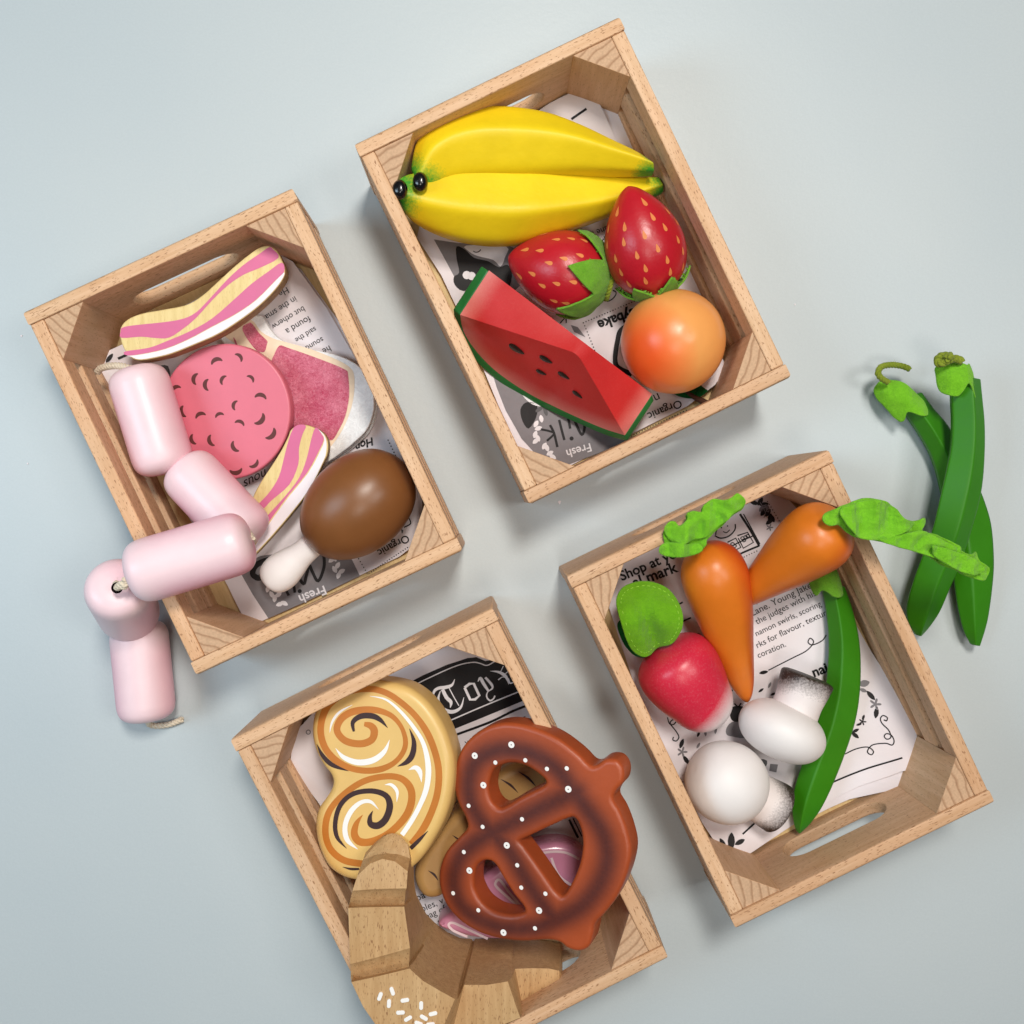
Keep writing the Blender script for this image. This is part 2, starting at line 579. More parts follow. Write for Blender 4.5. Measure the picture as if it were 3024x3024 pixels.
# table
m, nt, bs = nodes('table_laminate')
v = coords(nt, (1, 1, 1), False)
n1 = noise_tex(nt, v, 5, 3); r = ramp(nt, [(0.3, rgb(182, 191, 195)), (0.7, rgb(189, 196, 198))]); nt.links.new(n1, r.inputs[0])
n2 = noise_tex(nt, v, 900, 3, 0.6)
r2 = ramp(nt, [(0.35, (0.965, 0.965, 0.965, 1)), (0.65, (1, 1, 1, 1))]); nt.links.new(n2, r2.inputs[0])
nt.links.new(mixc(nt, 1.0, r.outputs[0], r2.outputs[0], 'MULTIPLY'), bs.inputs['Base Color'])
bs.inputs['Roughness'].default_value = 0.42; bs.inputs['Specular IOR Level'].default_value = 0.45
n4 = noise_tex(nt, v, 260, 4, 0.65); bump(nt, bs, n4, 0.16, 0.0005)
M['table'] = m

# ------------------------------------------------------------------ the table
bm = bmesh.new()
vs = [bm.verts.new((x, y, 0)) for x, y in ((-2, -2), (2, -2), (2, 2), (-2, 2))]
bm.faces.new(vs)
t = obj('table_surface', bm, M['table']); tag(t, kind='structure')

# ------------------------------------------------------------------ crates
CL, CW, CH = 0.19, 0.1398, 0.0605
PT, ST = 0.0069, 0.0072     # end panel and slat thickness

def roundrect_slot(cx, cz, hw, hh, n=10):
    pts = []
    for k in range(n + 1):
        a = -pi / 2 + pi * k / n
        pts.append((cx + hw - hh + hh * math.cos(a), cz + hh * math.sin(a)))
    for k in range(n + 1):
        a = pi / 2 + pi * k / n
        pts.append((cx - hw + hh + hh * math.cos(a), cz + hh * math.sin(a)))
    return pts

def box_bm(x0, x1, y0, y1, z0, z1):
    bm = bmesh.new()
    v = [bm.verts.new((x, y, z)) for z in (z0, z1) for x, y in ((x0, y0), (x1, y0), (x1, y1), (x0, y1))]
    for f in ((0, 3, 2, 1), (4, 5, 6, 7), (0, 1, 5, 4), (1, 2, 6, 5), (2, 3, 7, 6), (3, 0, 4, 7)):
        bm.faces.new([v[i] for i in f])
    return bm

def end_panel(sign):
    """upright board with a hand slot, rounded edges"""
    w = CW / 2
    bm = slab_bm([[(-w, 0), (w, 0), (w, CH), (-w, CH)], roundrect_slot(0, 0.0252, 0.029, 0.0105)], PT, 0.0017, 4, None, 0.0008)
    for v in bm.verts:
        x, z, d = v.co
        v.co = Vector((x * -sign, sign * (CL / 2 + d), z))
    return bm

def make_crate():
    root = bpy.data.objects.new('wooden_crate', None); COL.objects.link(root)
    for s in (1, -1):
        o = obj('end_panel', end_panel(s), M['wood_x'], root, sharp=50)
        for s2 in ():
            pass
    zs = [(0.0012, 0.0158), (0.0238, 0.0382), (0.0462, CH - 0.0003)]
    for s in (1, -1):
        for z0, z1 in zs:
            xs = sorted((s * (CW / 2 - 0.0004), s * (CW / 2 - ST)))
            obj('side_slat', box_bm(xs[0], xs[1], -CL / 2 + PT + 0.00005, CL / 2 - PT - 0.00005, z0, z1), M['wood_y'], root, bevel=0.0008)
    obj('base_board', box_bm(-CW / 2 + ST + 0.0001, CW / 2 - ST - 0.0001, -CL / 2 + PT + 0.0001, CL / 2 - PT - 0.0001, 0.0012, 0.0052), M['ply'], root)
    for sx in (1, -1):
        for sy in (1, -1):
            ix = sx * (CW / 2 - ST - 0.00005); iy = sy * (CL / 2 - PT - 0.00005)
            bm = bmesh.new()
            tri = [(ix, iy), (ix - sx * 0.0203, iy), (ix, iy - sy * 0.0207)]
            b = [bm.verts.new((x, y, 0.0054)) for x, y in tri]; tp = [bm.verts.new((x, y, CH - 0.0012)) for x, y in tri]
            bm.faces.new(b[::-1]); bm.faces.new(tp)
            for i in range(3): bm.faces.new((b[i], b[(i + 1) % 3], tp[(i + 1) % 3], tp[i]))
            o = obj('corner_block', bm, M['end'], root, bevel=0.0003)
            o.data.materials.append(M['wood_z'])
            for f in o.data.polygons:
                f.material_index = 0 if abs(f.normal.z) > 0.5 else 1
    return root

def copy_tree(o, parent=None):
    c = o.copy(); COL.objects.link(c)
    if parent: c.parent = parent
    for ch in o.children: copy_tree(ch, c)
    return c

CR = {'fruit': (0.0397, 0.1122, 0.4542), 'meat': (-0.1170, 0.0305, 0.4386), 'pastry': (-0.0192, -0.1693, 0.4649), 'veg': (0.1403, -0.0931, 0.4488)}
crate0 = make_crate()
labels = {'fruit': 'light beech crate holding bananas, strawberries, watermelon slice and peach',
          'meat': 'light beech crate holding bacon, salami, chop and brown drumstick',
          'pastry': 'light beech crate holding the palmier, pretzel and croissant',
          'veg': 'light beech crate holding carrots, radish, mushrooms and a pea pod'}
for i, k in enumerate(CR):
    c = crate0 if i == 0 else copy_tree(crate0)
    x, y, a = CR[k]
    c.location = (x, y, 0.0003); c.rotation_euler = (0, 0, a)
    tag(c, labels[k], 'crate', 'wooden crates of toy food')

# ------------------------------------------------------------------ paper
FONT = None
def text_geo(body, bold=0.0, shear=0.0):
    cu = bpy.data.curves.new("t", 'FONT'); cu.body = body; cu.size = 1.0; cu.resolution_u = 3
    cu.offset = bold; cu.shear = shear
    o = bpy.data.objects.new("t", cu); COL.objects.link(o)
    dg = bpy.context.evaluated_depsgraph_get(); dg.update()
    me = bpy.data.meshes.new_from_object(o.evaluated_get(dg))
    vs = [v.co.copy() for v in me.vertices]; fs = [list(p.vertices) for p in me.polygons]
    bpy.data.objects.remove(o); bpy.data.curves.remove(cu); bpy.data.meshes.remove(me)
    return vs, fs

class Sheet:
    """a printed sheet: flat pixel coordinates on a plane, lifted by a height function"""
    def __init__(self, name, k, outline, z0, bumps, label, extra=None, group=None, smooth=True):
        self.pl = Plane((0, 0, z0)); self.bumps = bumps; self.z0 = z0
        pts = [tuple(self.pl.hit(k, *p)) for p in outline]
        self.grid = 0.004
        bm = flat_bm([pts], self.grid)
        cx = sum(p[0] for p in pts) / len(pts); cy = sum(p[1] for p in pts) / len(pts)
        org = Vector((cx, cy, z0))
        for v in bm.verts: v.co.z = self.h(v.co.x, v.co.y)
        for f in bm.faces: f.smooth = True
        self.org = org; self.meta = (name, label, group); self.base = bm
        self.b = {}
    def h(self, x, y):
        z = self.z0 + 0.0005 * math.sin(x * 90 + y * 40) + 0.0005 * math.sin(y * 110 - x * 55)
        for (bx, by), r, a in self.bumps:
            d = math.hypot(x - bx, y - by) / r
            if d < 1: z += a * (1 - d * d) ** 2
        return z
    def bm(self, key):
        if key not in self.b: self.b[key] = bmesh.new()
        return self.b[key]
    def poly(self, k, pts, mat, lay=1, smooth=0, part='printed_pattern'):
        q = [tuple(self.pl.hit(k, *p)) for p in pts]
        if smooth: q = cr(q, smooth, True)
        s = flat_bm([q], self.grid if max(abs(a[0] - b[0]) + abs(a[1] - b[1]) for a in q for b in q) > 0.006 else None)
        self.add(s, mat, lay, part)
    def add(self, s, mat, lay, part):
        d = self.bm((part, mat))
        for v in s.verts: v.co.z = self.h(v.co.x, v.co.y) + 0.00012 * lay
        merge(d, s)
    def line(self, k, pts, w, mat='ink', lay=2, taper=False, n=5, close=False):
        q = [tuple(self.pl.hit(k, *p)) for p in pts]
        s = bmesh.new(); stroke_bm(s, q, w, 0, taper, n, close)
        self.add(s, mat, lay, 'printed_pattern')
    def dots(self, k, a, b, n, r=0.00035, mat='ink'):
        for i in range(n):
            t = i / max(1, n - 1); c = self.pl.hit(k, a[0] + (b[0] - a[0]) * t, a[1] + (b[1] - a[1]) * t)
            s = flat_bm([[(c.x + r * math.cos(j * pi / 4), c.y + r * math.sin(j * pi / 4)) for j in range(8)]])
            self.add(s, mat, 2, 'printed_pattern')
    def disc(self, k, x, y, r, mat, lay=2, n=12):
        c = self.pl.hit(k, x, y)
        s = flat_bm([[(c.x + r * math.cos(j * 2 * pi / n), c.y + r * math.sin(j * 2 * pi / n)) for j in range(n)]])
        self.add(s, mat, lay, 'printed_pattern')
    def leaf(self, k, x, y, ang, ln, wd, mat='ink', lay=2):
        c = self.pl.hit(k, x, y); a = math.radians(ang); pts = []
        for j in range(12):
            th = 2 * pi * j / 12
            px = ln / 2 * math.cos(th); py = wd / 2 * math.sin(th) * (abs(math.sin(th)) ** 0.6)
            pts.append((c.x + px * math.cos(a) - py * math.sin(a), c.y + px * math.sin(a) + py * math.cos(a)))
        self.add(flat_bm([pts]), mat, lay, 'printed_pattern')
    def flower(self, k, x, y, r, mat='greyink'):
        c = self.pl.hit(k, x, y); pts = []
        for j in range(40):
            th = 2 * pi * j / 40; rr = r * (0.62 + 0.38 * math.cos(5 * th))
            pts.append((c.x + rr * math.cos(th), c.y + rr * math.sin(th)))
        self.add(flat_bm([pts]), mat, 2, 'printed_pattern')
    def text(self, k, body, a, b, mat='ink', bold=0.0, shear=0.0, hfac=1.0, lay=2):
        vs, fs = text_geo(body, bold, shear)
        x0 = min(v.x for v in vs); x1 = max(v.x for v in vs)
        A = self.pl.hit(k, *a); B = self.pl.hit(k, *b)
        d = B - A; s = d.length / (x1 - x0); d.normalize(); n = Vector((-d.y, d.x))
        bm_ = self.bm(('printed_text', mat))
        nv = []
        for v in vs:
            p = A + d * (v.x - x0) * s + n * (v.y - 0.26) * s * hfac
            nv.append(bm_.verts.new((p.x, p.y, self.h(p.x, p.y) + 0.00012 * lay)))
        for f in fs:
            try: bm_.faces.new([nv[i] for i in f])
            except ValueError: pass
    def finish(self):
        """ink and paper end up in one mesh, one material slot per ink"""
        name, label, group = self.meta
        mats = ['paper']; bm = self.base
        for v in bm.verts: v.co -= self.org
        for (part, mat), b in sorted(self.b.items()):
            if mat not in mats: mats.append(mat)
            i = mats.index(mat); mp = {}
            for v in b.verts: mp[v] = bm.verts.new(v.co - self.org)
            for f in b.faces:
                try: g = bm.faces.new([mp[v] for v in f.verts]); g.material_index = i
                except ValueError: pass
            b.free()
        me = bpy.data.meshes.new(name)
        bm.to_mesh(me); bm.free()
        for k in mats: me.materials.append(M[k])
        o = bpy.data.objects.new(name, me); COL.objects.link(o); o.location = self.org
        tag(o, label, 'paper sheet', group)

FZ = 0.0078
GP = 'newspaper sheets lining the crates'
# underlying sheet, fruit crate
s = Sheet('newspaper_sheet', K1, [(860, 470), (950, 385), (1020, 379), (1090, 470), (1160, 620), (1290, 900), (1400, 1200), (1380, 1330), (1200, 1100), (1000, 700)], FZ - 0.0004, [(tuple(P(K1, 1000, 400, .008))[:2], 0.05, 0.006)],
          'plain lower newspaper corner sticking out behind the bananas', group=GP); s.finish()
s = Sheet('newspaper_sheet', K1, [(290, 880), (330, 700), (500, 560), (780, 400), (850, 370), (910, 357), (960, 410), (1060, 600), (1120, 720), (1230, 860), (1330, 1100), (1425, 1370), (1385, 1430), (1290, 1505), (1100, 1600), (860, 1724), (790, 1702), (665, 1660), (590, 1500), (480, 1230), (380, 1020)], FZ,
          [(tuple(P(K1, 910, 380, .008))[:2], 0.05, 0.009), (tuple(P(K1, 640, 1560, .01))[:2], 0.03, 0.004), (tuple(P(K1, 1400, 1390, .01))[:2], 0.03, 0.006)],
          'printed newspaper page under the bananas and watermelon slice', group=GP)
s.line(K1, [(858, 462), (912, 428)], 0.0012)
s.poly(K6, [(60, 110), (200, 130), (470, 140), (560, 180), (600, 330), (500, 420), (400, 460), (260, 440), (180, 330), (110, 200)], 'greyink')
s.poly(K6, [(190, 150), (240, 170), (290, 215), (370, 235), (430, 268), (480, 255), (505, 300), (495, 370), (450, 420), (330, 375), (230, 405), (180, 370), (175, 325), (205, 300), (190, 220)], 'ink', 2, 3)
s.poly(K6, [(245, 145), (470, 150), (465, 215), (440, 265), (400, 228), (310, 205), (262, 180)], 'whiteink', 2, 3)
s.disc(K6, 248, 315, 0.0022, 'whiteink', 3); s.disc(K6, 276, 320, 0.0022, 'whiteink', 3)
s.line(K6, [(285, 178), (300, 184), (318, 180), (328, 168)], 0.0005, lay=3)
s.poly(K6, [(380, 830), (520, 900), (700, 1000), (900, 1100), (1150, 1262), (1000, 1330), (830, 1395), (640, 1335), (560, 1250), (470, 1090), (420, 960)], 'greyink')
s.poly(K6, [(540, 930), (640, 1000), (700, 1060), (640, 1060), (590, 1030), (560, 990)], 'whiteink', 2, 3)
s.poly(K6, [(553, 1085), (580, 1045), (620, 1042), (650, 1062), (642, 1130), (600, 1192), (565, 1150)], 'ink', 2, 3)
s.flower(K6, 687, 1062, 0.0055, 'midink')
for x, y, a in ((672, 1135, 100), (642, 1165, 60), (655, 1190, 20), (637, 1225, 70), (652, 1245, 120), (690, 1290, 60), (705, 1300, 110), (722, 1330, 30), (738, 1350, -30), (640, 1262, 40)):
    s.leaf(K6, x, y, a, 0.0042, 0.0024, 'whiteink', 3)
s.line(K6, [(668, 1195), (720, 1205), (745, 1220), (705, 1260)], 0.0011, lay=3)
s.line(K6, [(765, 1295), (745, 1215), (722, 1170)], 0.0013, lay=3)
s.line(K6, [(805, 1255), (790, 1200), (775, 1140)], 0.0013, lay=3)
s.line(K6, [(838, 1190), (828, 1140), (815, 1090)], 0.0013, lay=3)
s.disc(K6, 846, 1246, 0.0011, 'ink', 3)
s.line(K6, [(840, 1080), (870, 1160), (905, 1225), (920, 1170), (900, 1110), (950, 1180), (985, 1185)], 0.0014, lay=3)
s.text(K6, 'Fresh', (955, 1290), (818, 1330), 'whiteink', 0.015, lay=3)
s.text(K6, 'Organic', (1470, 1040), (1282, 1118), 'ink', 0.01)
s.text(K6, 'n', (1345, 1005), (1318, 1018), 'ink')
s.text(K6, 'eybake', (1215, 520), (996, 600), 'ink', 0.035)
s.dots(K6, (912, 588), (1235, 450), 22); s.dots(K6, (920, 605), (985, 760), 10); s.dots(K6, (1170, 1240), (1500, 1085), 22)
s.line(K6, [(1200, 590), (1130, 625), (1108, 690), (1095, 790), (1110, 840), (1190, 880)], 0.0026)
s.line(K6, [(1205, 610), (1145, 645), (1125, 700), (1112, 790), (1125, 825), (1190, 850)], 0.0007, 'whiteink', 3)
s.poly(K6, [(840, 600), (880, 612), (925, 670), (860, 640)], 'greyink')
s.line(K6, [(1030, 440), (1050, 465), (1085, 445), (1100, 415), (1080, 400)], 0.0006)
s.line(K6, [(780, 590), (810, 560), (815, 590)], 0.0006)
s.text(K5, 'ane last', (1385, 800), (1228, 855)); s.text(K5, 'py', (1375, 880), (1322, 900))
s.finish()

# meat crate
s = Sheet('newspaper_sheet', K2, [(950, 310), (1010, 335), (1130, 500), (1260, 730), (1330, 850), (1418, 1050), (1424, 1190), (1395, 1225), (1300, 1100), (1000, 600)], FZ - 0.0009, [(tuple(P(K2, 1424, 1150, .01))[:2], 0.03, 0.007)],
          'plain newspaper edge right of the meat chop', group=GP); s.finish()
s = Sheet('newspaper_sheet', K2, [(330, 640), (420, 590), (600, 470), (940, 290), (990, 318), (1100, 470), (1230, 700), (1300, 820), (1400, 1060), (1415, 1180), (1400, 1255), (1340, 1300), (1100, 1415), (860, 1525), (815, 1502), (765, 1400), (640, 1180), (480, 900), (350, 710)], FZ,
          [(tuple(P(K2, 980, 340, .008))[:2], 0.04, 0.005), (tuple(P(K2, 345, 650, .01))[:2], 0.03, 0.006), (tuple(P(K2, 1410, 1150, .01))[:2], 0.03, 0.008)],
          'printed newspaper page under the bacon and drumstick', group=GP)
for body, a, b in (('He', (1190, 385), (1135, 415)), ('in the sma', (1240, 440), (1042, 555)), ('but otherw', (1290, 500), (1082, 615)), ('found a', (1325, 560), (1172, 645)),
                   ('said the', (1360, 625), (1232, 700)), ('sound', (1405, 690), (1300, 750)), ('he', (1450, 745), (1405, 770))):
    s.text(K7, body, a, b)
s.poly(K8, [(880, 660), (960, 800), (1040, 925), (1240, 835), (1515, 705), (1460, 590), (1300, 560), (1000, 600)], 'greyink')
s.text(K8, 'Organic', (1770, 500), (1610, 585), 'ink', 0.01)
s.text(K8, 'Fresh', (1335, 770), (1203, 822), 'whiteink', 0.02, lay=3)
s.line(K8, [(1110, 600), (990, 640), (960, 690), (990, 715), (1010, 700)], 0.003, lay=3)
s.line(K8, [(1330, 600), (1330, 660), (1300, 730), (1270, 680), (1255, 650), (1240, 700), (1225, 745), (1190, 690)], 0.0016, lay=3)
s.line(K8, [(1180, 790), (1170, 730), (1150, 690)], 0.0014, lay=3); s.line(K8, [(1148, 805), (1120, 750), (1100, 720)], 0.0014, lay=3)
s.disc(K8, 1205, 782, 0.0011, 'ink', 3)
for x, y, a in ((1075, 820, 80), (1095, 800, 40), (1060, 800, 120), (1040, 770, 70), (1100, 850, 20), (1125, 845, 150), (1405, 700, 70), (1420, 680, 30), (1385, 670, 120), (1400, 650, 60), (1370, 620, 40), (1385, 610, 110)):
    s.leaf(K8, x, y, a, 0.0042, 0.0024, 'whiteink', 3)
s.dots(K8, (1500, 600), (1552, 690), 7); s.dots(K8, (1562, 690), (1765, 555), 18); s.dots(K8, (1662, 0), (1722, 125), 9)
s.text(K7, 'Hon', (1725, 1330), (1610, 1375), 'ink', 0.03, 0.3); s.text(K8, 'nous', (1035, 165), (915, 230), 'ink', 0, 0.4)
s.leaf(K7, 75, 820, 55, 0.006, 0.0022); s.line(K7, [(125, 822), (175, 795)], 0.0013)
s.poly(K7, [(350, 870), (420, 860), (430, 950), (370, 960)], 'midink', 1, 3)
s.line(K8, [(1745, 470), (1720, 450)], 0.0006); s.line(K8, [(1775, 400), (1785, 430), (1750, 450)], 0.0006); s.line(K8, [(1735, 430), (1740, 480)], 0.0006)
s.finish()

# pastry crate
s = Sheet('newspaper_sheet', K3, [(352, 720), (360, 650), (385, 590), (470, 500), (800, 330), (1080, 190), (1150, 230), (1300, 560), (1500, 1000), (1500, 1250), (1300, 1450), (950, 1560), (750, 1400), (560, 1060), (430, 860), (375, 780)], FZ,
          [(tuple(P(K3, 400, 650, .008))[:2], 0.035, 0.007), (tuple(P(K3, 1080, 330, .008))[:2], 0.02, 0.002)],
          'printed newspaper page under the palmier and pretzel', group=GP)
s.poly(K3, [(760, 450), (860, 395), (960, 350), (1040, 322), (1075, 318), (1110, 333), (1130, 330), (1190, 300), (1290, 480), (1130, 545), (985, 605), (900, 520)], 'ink', 1)
s.line(K3, [(800, 447), (900, 397), (1000, 352), (1060, 338), (1090, 342), (1118, 350), (1155, 330)], 0.0006, 'whiteink', 2)
s.line(K3, [(975, 568), (1100, 513), (1240, 457), (1290, 440)], 0.0007, 'whiteink', 2)
s.line(K3, [(990, 628), (1130, 575), (1220, 532), (1290, 506)], 0.0013, 'ink', 2)
W = 'whiteink'
s.line(K14, [(140, 1770), (150, 1660), (215, 1605), (320, 1590), (410, 1555), (450, 1470)], [0.0003, 0.0013, 0.0016, 0.0018, 0.0013, 0.0002], W, 2)
s.line(K14, [(275, 1620), (330, 1730), (395, 1800), (385, 1880)], [0.0018, 0.002, 0.0018, 0.0003], W, 3)
s.line(K14, [(370, 1600), (440, 1730), (510, 1850)], 0.0005, W, 3)
s.line(K14, [(245, 1640), (215, 1760), (260, 1880), (400, 1940), (530, 1880), (580, 1730)], [0.0003, 0.0013, 0.0018, 0.002, 0.0013, 0.0002], W, 2)
ring = [(590, 1590), (660, 1535), (720, 1530), (800, 1705), (740, 1758), (670, 1762)]
s.line(K14, ring + [ring[0]], 0.0014, W, 2, n=1)
s.line(K14, [(780, 1500), (815, 1450), (860, 1530), (930, 1640)], [0.0004, 0.0015, 0.0017, 0.0012], W, 2)
s.line(K14, [(885, 1440), (970, 1540), (985, 1600), (920, 1650), (905, 1720), (950, 1775), (1000, 1750), (1022, 1705)], [0.0012, 0.0014, 0.0009, 0.0006, 0.0008, 0.0009, 0.0008, 0.0008], W, 3)
s.line(K14, [(950, 1350), (1080, 1370), (1180, 1440), (1220, 1550)], [0.0001, 0.0013, 0.0016, 0.0001], W, 2)
s.line(K14, [(1070, 1480), (1130, 1440), (1200, 1460), (1240, 1530), (1320, 1500)], [0.0008, 0.0004, 0.001, 0.0008, 0.0004], W, 3)
s.line(K14, [(1140, 1285), (1100, 1370)], 0.0004, W, 3); s.line(K14, [(1215, 1360), (1160, 1400)], 0.0004, W, 3)
s.text(K3, 'tag .', (1197, 590), (1292, 558), 'ink', 0, 0.3); s.text(K3, 'y', (1030, 660), (1045, 655))
s.text(K3, 'pa', (840, 1270), (872, 1255)); s.text(K3, 'bles, v', (860, 1312), (945, 1275)); s.text(K3, 'bag of', (876, 1342), (955, 1305)); s.text(K3, 'r t', (905, 1372), (935, 1358))
s.text(K3, 'o', (412, 608), (430, 600), 'greyink')
s.line(K3, [(1440, 960), (1475, 1030)], 0.0012); s.line(K3, [(1455, 955), (1490, 1025)], 0.0006)
s.finish()

# vegetable crate
s = Sheet('newspaper_sheet', K4, [(1100, 1180), (1350, 1230), (1372, 1275), (1340, 1302), (1345, 1320), (1280, 1335), (1130, 1380), (1010, 1440), (850, 1420)], FZ - 0.0005, [(tuple(P(K4, 1340, 1300, .01))[:2], 0.05, 0.006)],
          'plain newspaper corner lowest in its stack beside the slatted wall', group=GP); s.finish()
s = Sheet('newspaper_sheet', K4, [(248, 680), (262, 600), (292, 515), (560, 365), (820, 252), (880, 258), (940, 320), (1060, 520), (1160, 750), (1290, 970), (1352, 1110), (1378, 1225), (1372, 1248), (1300, 1268), (1160, 1330), (1010, 1420), (860, 1520), (735, 1587), (650, 1560), (590, 1470), (480, 1250), (340, 960)], FZ + 0.0002,
          [(tuple(P(K4, 1350, 1200, .01))[:2], 0.06, 0.008), (tuple(P(K4, 720, 1570, .01))[:2], 0.025, 0.005), (tuple(P(K4, 870, 270, .01))[:2], 0.03, 0.003)],
          'printed newspaper page under the carrots and mushrooms', group=GP)
s.text(K11, 'Shop at yo', (168, 622), (500, 478), 'ink', 0.025); s.text(K11, 'al mark', (245, 660), (508, 560), 'ink', 0.025)
s.text(K11, 'k', (903, 598), (920, 590)); s.text(K11, 'd jo', (945, 780), (1010, 748)); s.text(K11, 'Lane. Young Jake', (958, 840), (1312, 668))
s.text(K11, 'the judges with his', (982, 892), (1338, 715)); s.text(K11, 'namon swirls, scoring', (980, 962), (1368, 778))
s.text(K11, 'rks for flavour, texture', (984, 1032), (1420, 822)); s.text(K11, 'coration.', (990, 1092), (1158, 1022)); s.text(K11, 'nai', (1325, 1200), (1410, 1165), 'ink', 0.03)
s.line(K11, [(1055, 1178), (1200, 1105), (1285, 1060), (1325, 1010), (1305, 985), (1293, 1010), (1320, 1025), (1375, 1000), (1400, 965)], 0.0006)
s.leaf(K11, 1026, 1190, 10, 0.005, 0.002)
s.line(K11, [(510, 785), (540, 768)], 0.0009); s.line(K11, [(520, 893), (590, 862)], 0.0009); s.line(K11, [(810, 1312), (840, 1296)], 0.0009)
s.line(K11, [(610, 965), (640, 960), (660, 990)], 0.0006)
s.line(K12, [(1265, 692), (1330, 655), (1395, 640), (1430, 665), (1418, 688), (1395, 668), (1425, 625), (1500, 612), (1540, 622), (1552, 595), (1535, 560), (1505, 552), (1493, 570), (1510, 586), (1533, 572), (1520, 530), (1482, 490), (1472, 460), (1488, 440), (1513, 452), (1508, 472), (1492, 466)], 0.0006)
s.line(K12, [(152, 468), (165, 508), (190, 515), (206, 495), (188, 484), (170, 508), (208, 558), (226, 595), (210, 620), (188, 612), (192, 594)], 0.0006)
s.line(K12, [(532, 310), (562, 294)], 0.0008)
for x, y, a, ln in ((1423, 320, -50, .006), (1449, 424, 80, .006), (244, 637, 70, .0055), (272, 740, -55, .0055), (547, 1240, 85, .009), (600, 1243, 25, .006), (495, 1255, 120, .006), (1372, 455, 70, .003), (1345, 500, 20, .003), (1322, 568, -40, .005), (1325, 540, 30, .004), (1358, 185, 90, .004), (347, 697, 20, .003)):
    s.leaf(K12, x, y, a, ln, ln * 0.42)
s.flower(K12, 1446, 372, 0.0032); s.flower(K12, 247, 690, 0.003); s.flower(K12, 1366, 482, 0.002, 'ink')
s.leaf(K12, 1388, 248, 15, .006, .0035, 'greyink'); s.leaf(K12, 1380, 290, -20, .004, .002, 'greyink')
s.line(K12, [(1190, 880), (1400, 775), (1602, 700)], 0.0009); s.line(K12, [(620, 1197), (708, 1132)], 0.0009)
s.poly(K12, [(548, 450), (555, 410), (590, 395), (640, 410), (640, 480), (590, 498), (560, 485)], 'ink', 1, 3); s.line(K12, [(575, 380), (600, 400), (618, 378)], 0.0008)
s.poly(K12, [(525, 545), (560, 500), (640, 500), (680, 560), (640, 600), (560, 590), (530, 580)], 'greyink', 1, 3)
s.poly(K12, [(740, 730), (780, 740), (775, 775), (750, 770)], 'midink', 1, 2); s.poly(K12, [(800, 760), (850, 765), (840, 815), (795, 805)], 'greyink')
for x, y, a, mt in ((745, 297, 35, 'ink'), (352, 577, 65, 'ink'), (350, 650, 60, 'greyink'), (800, 265, 65, 'greyink'), (395, 570, 95, 'greyink'), (460, 555, 80, 'greyink'), (824, 322, 20, 'ink')):
    s.leaf(K12, x, y, a, 0.0036, 0.0014, mt)
# stall drawing
s.line(K11, [(885, 240), (945, 335), (1000, 432)], 0.0012); s.line(K11, [(905, 240), (1003, 420)], 0.0006)
s.line(K11, [(860, 490), (940, 455), (1000, 430)], 0.001); s.line(K11, [(840, 430), (900, 400), (960, 372)], 0.0007)
s.line(K11, [(870, 370), (930, 350), (965, 410), (905, 445), (875, 385)], 0.0007, n=1); s.line(K11, [(810, 410), (860, 385), (890, 440), (840, 465)], 0.0007, n=1)
for x, y in ((900, 385), (918, 378), (908, 398), (930, 372), (840, 420), (852, 432)): s.line(K11, [(x - 12, y), (x, y - 9), (x + 12, y), (x, y + 9), (x - 12, y)], 0.0005)
s.line(K11, [(735, 370), (770, 385), (820, 372), (855, 335), (858, 300)], 0.0007); s.line(K11, [(785, 345), (805, 352), (825, 335)], 0.0005); s.disc(K11, 775, 322, .0004, 'ink'); s.disc(K11, 812, 312, .0004, 'ink')
s.line(K11, [(740, 365), (745, 340), (770, 300), (800, 290)], 0.0006)
s.dots(K11, (880, 512), (985, 462), 8, mat='midink'); s.dots(K11, (1042, 165), (1112, 280), 8, mat='midink'); s.dots(K12, (190, 800), (280, 915), 7, mat='midink')
for x, y, a, mt in ((965, 172, -20, 'ink'), (1000, 165, 60, 'ink'), (1022, 182, 10, 'ink'), (1012, 205, 50, 'greyink'), (1040, 205, 110, 'greyink'), (1018, 228, 60, 'ink'), (1045, 232, 60, 'ink'), (1058, 262, 80, 'ink'), (1055, 285, 40, 'ink'), (1070, 265, 120, 'ink')):
    s.leaf(K11, x, y, a, 0.0048, 0.0024, mt)
s.flower(K11, 1057, 320, 0.002); s.line(K11, [(1000, 170), (1030, 230), (1022, 262)], 0.0004, 'greyink')
s.finish()

# ------------------------------------------------------------------ fruit crate
M['banana'] = paint('yellow_banana_paint', (232, 200, 24), (70, 160, 45), rough=0.44, spec=0.3, speckle=0.5, sscale=900, lo=0.15, hi=0.95, mott=0.08, bmp=0.35, C=(24, 130, 50), bscale=260)
M['black'] = paint('black_gloss', (14, 13, 15), rough=0.22, mott=0, bmp=0.1, coat=0.3)
POLY = lambda *d: [math.radians(x) for x in d]

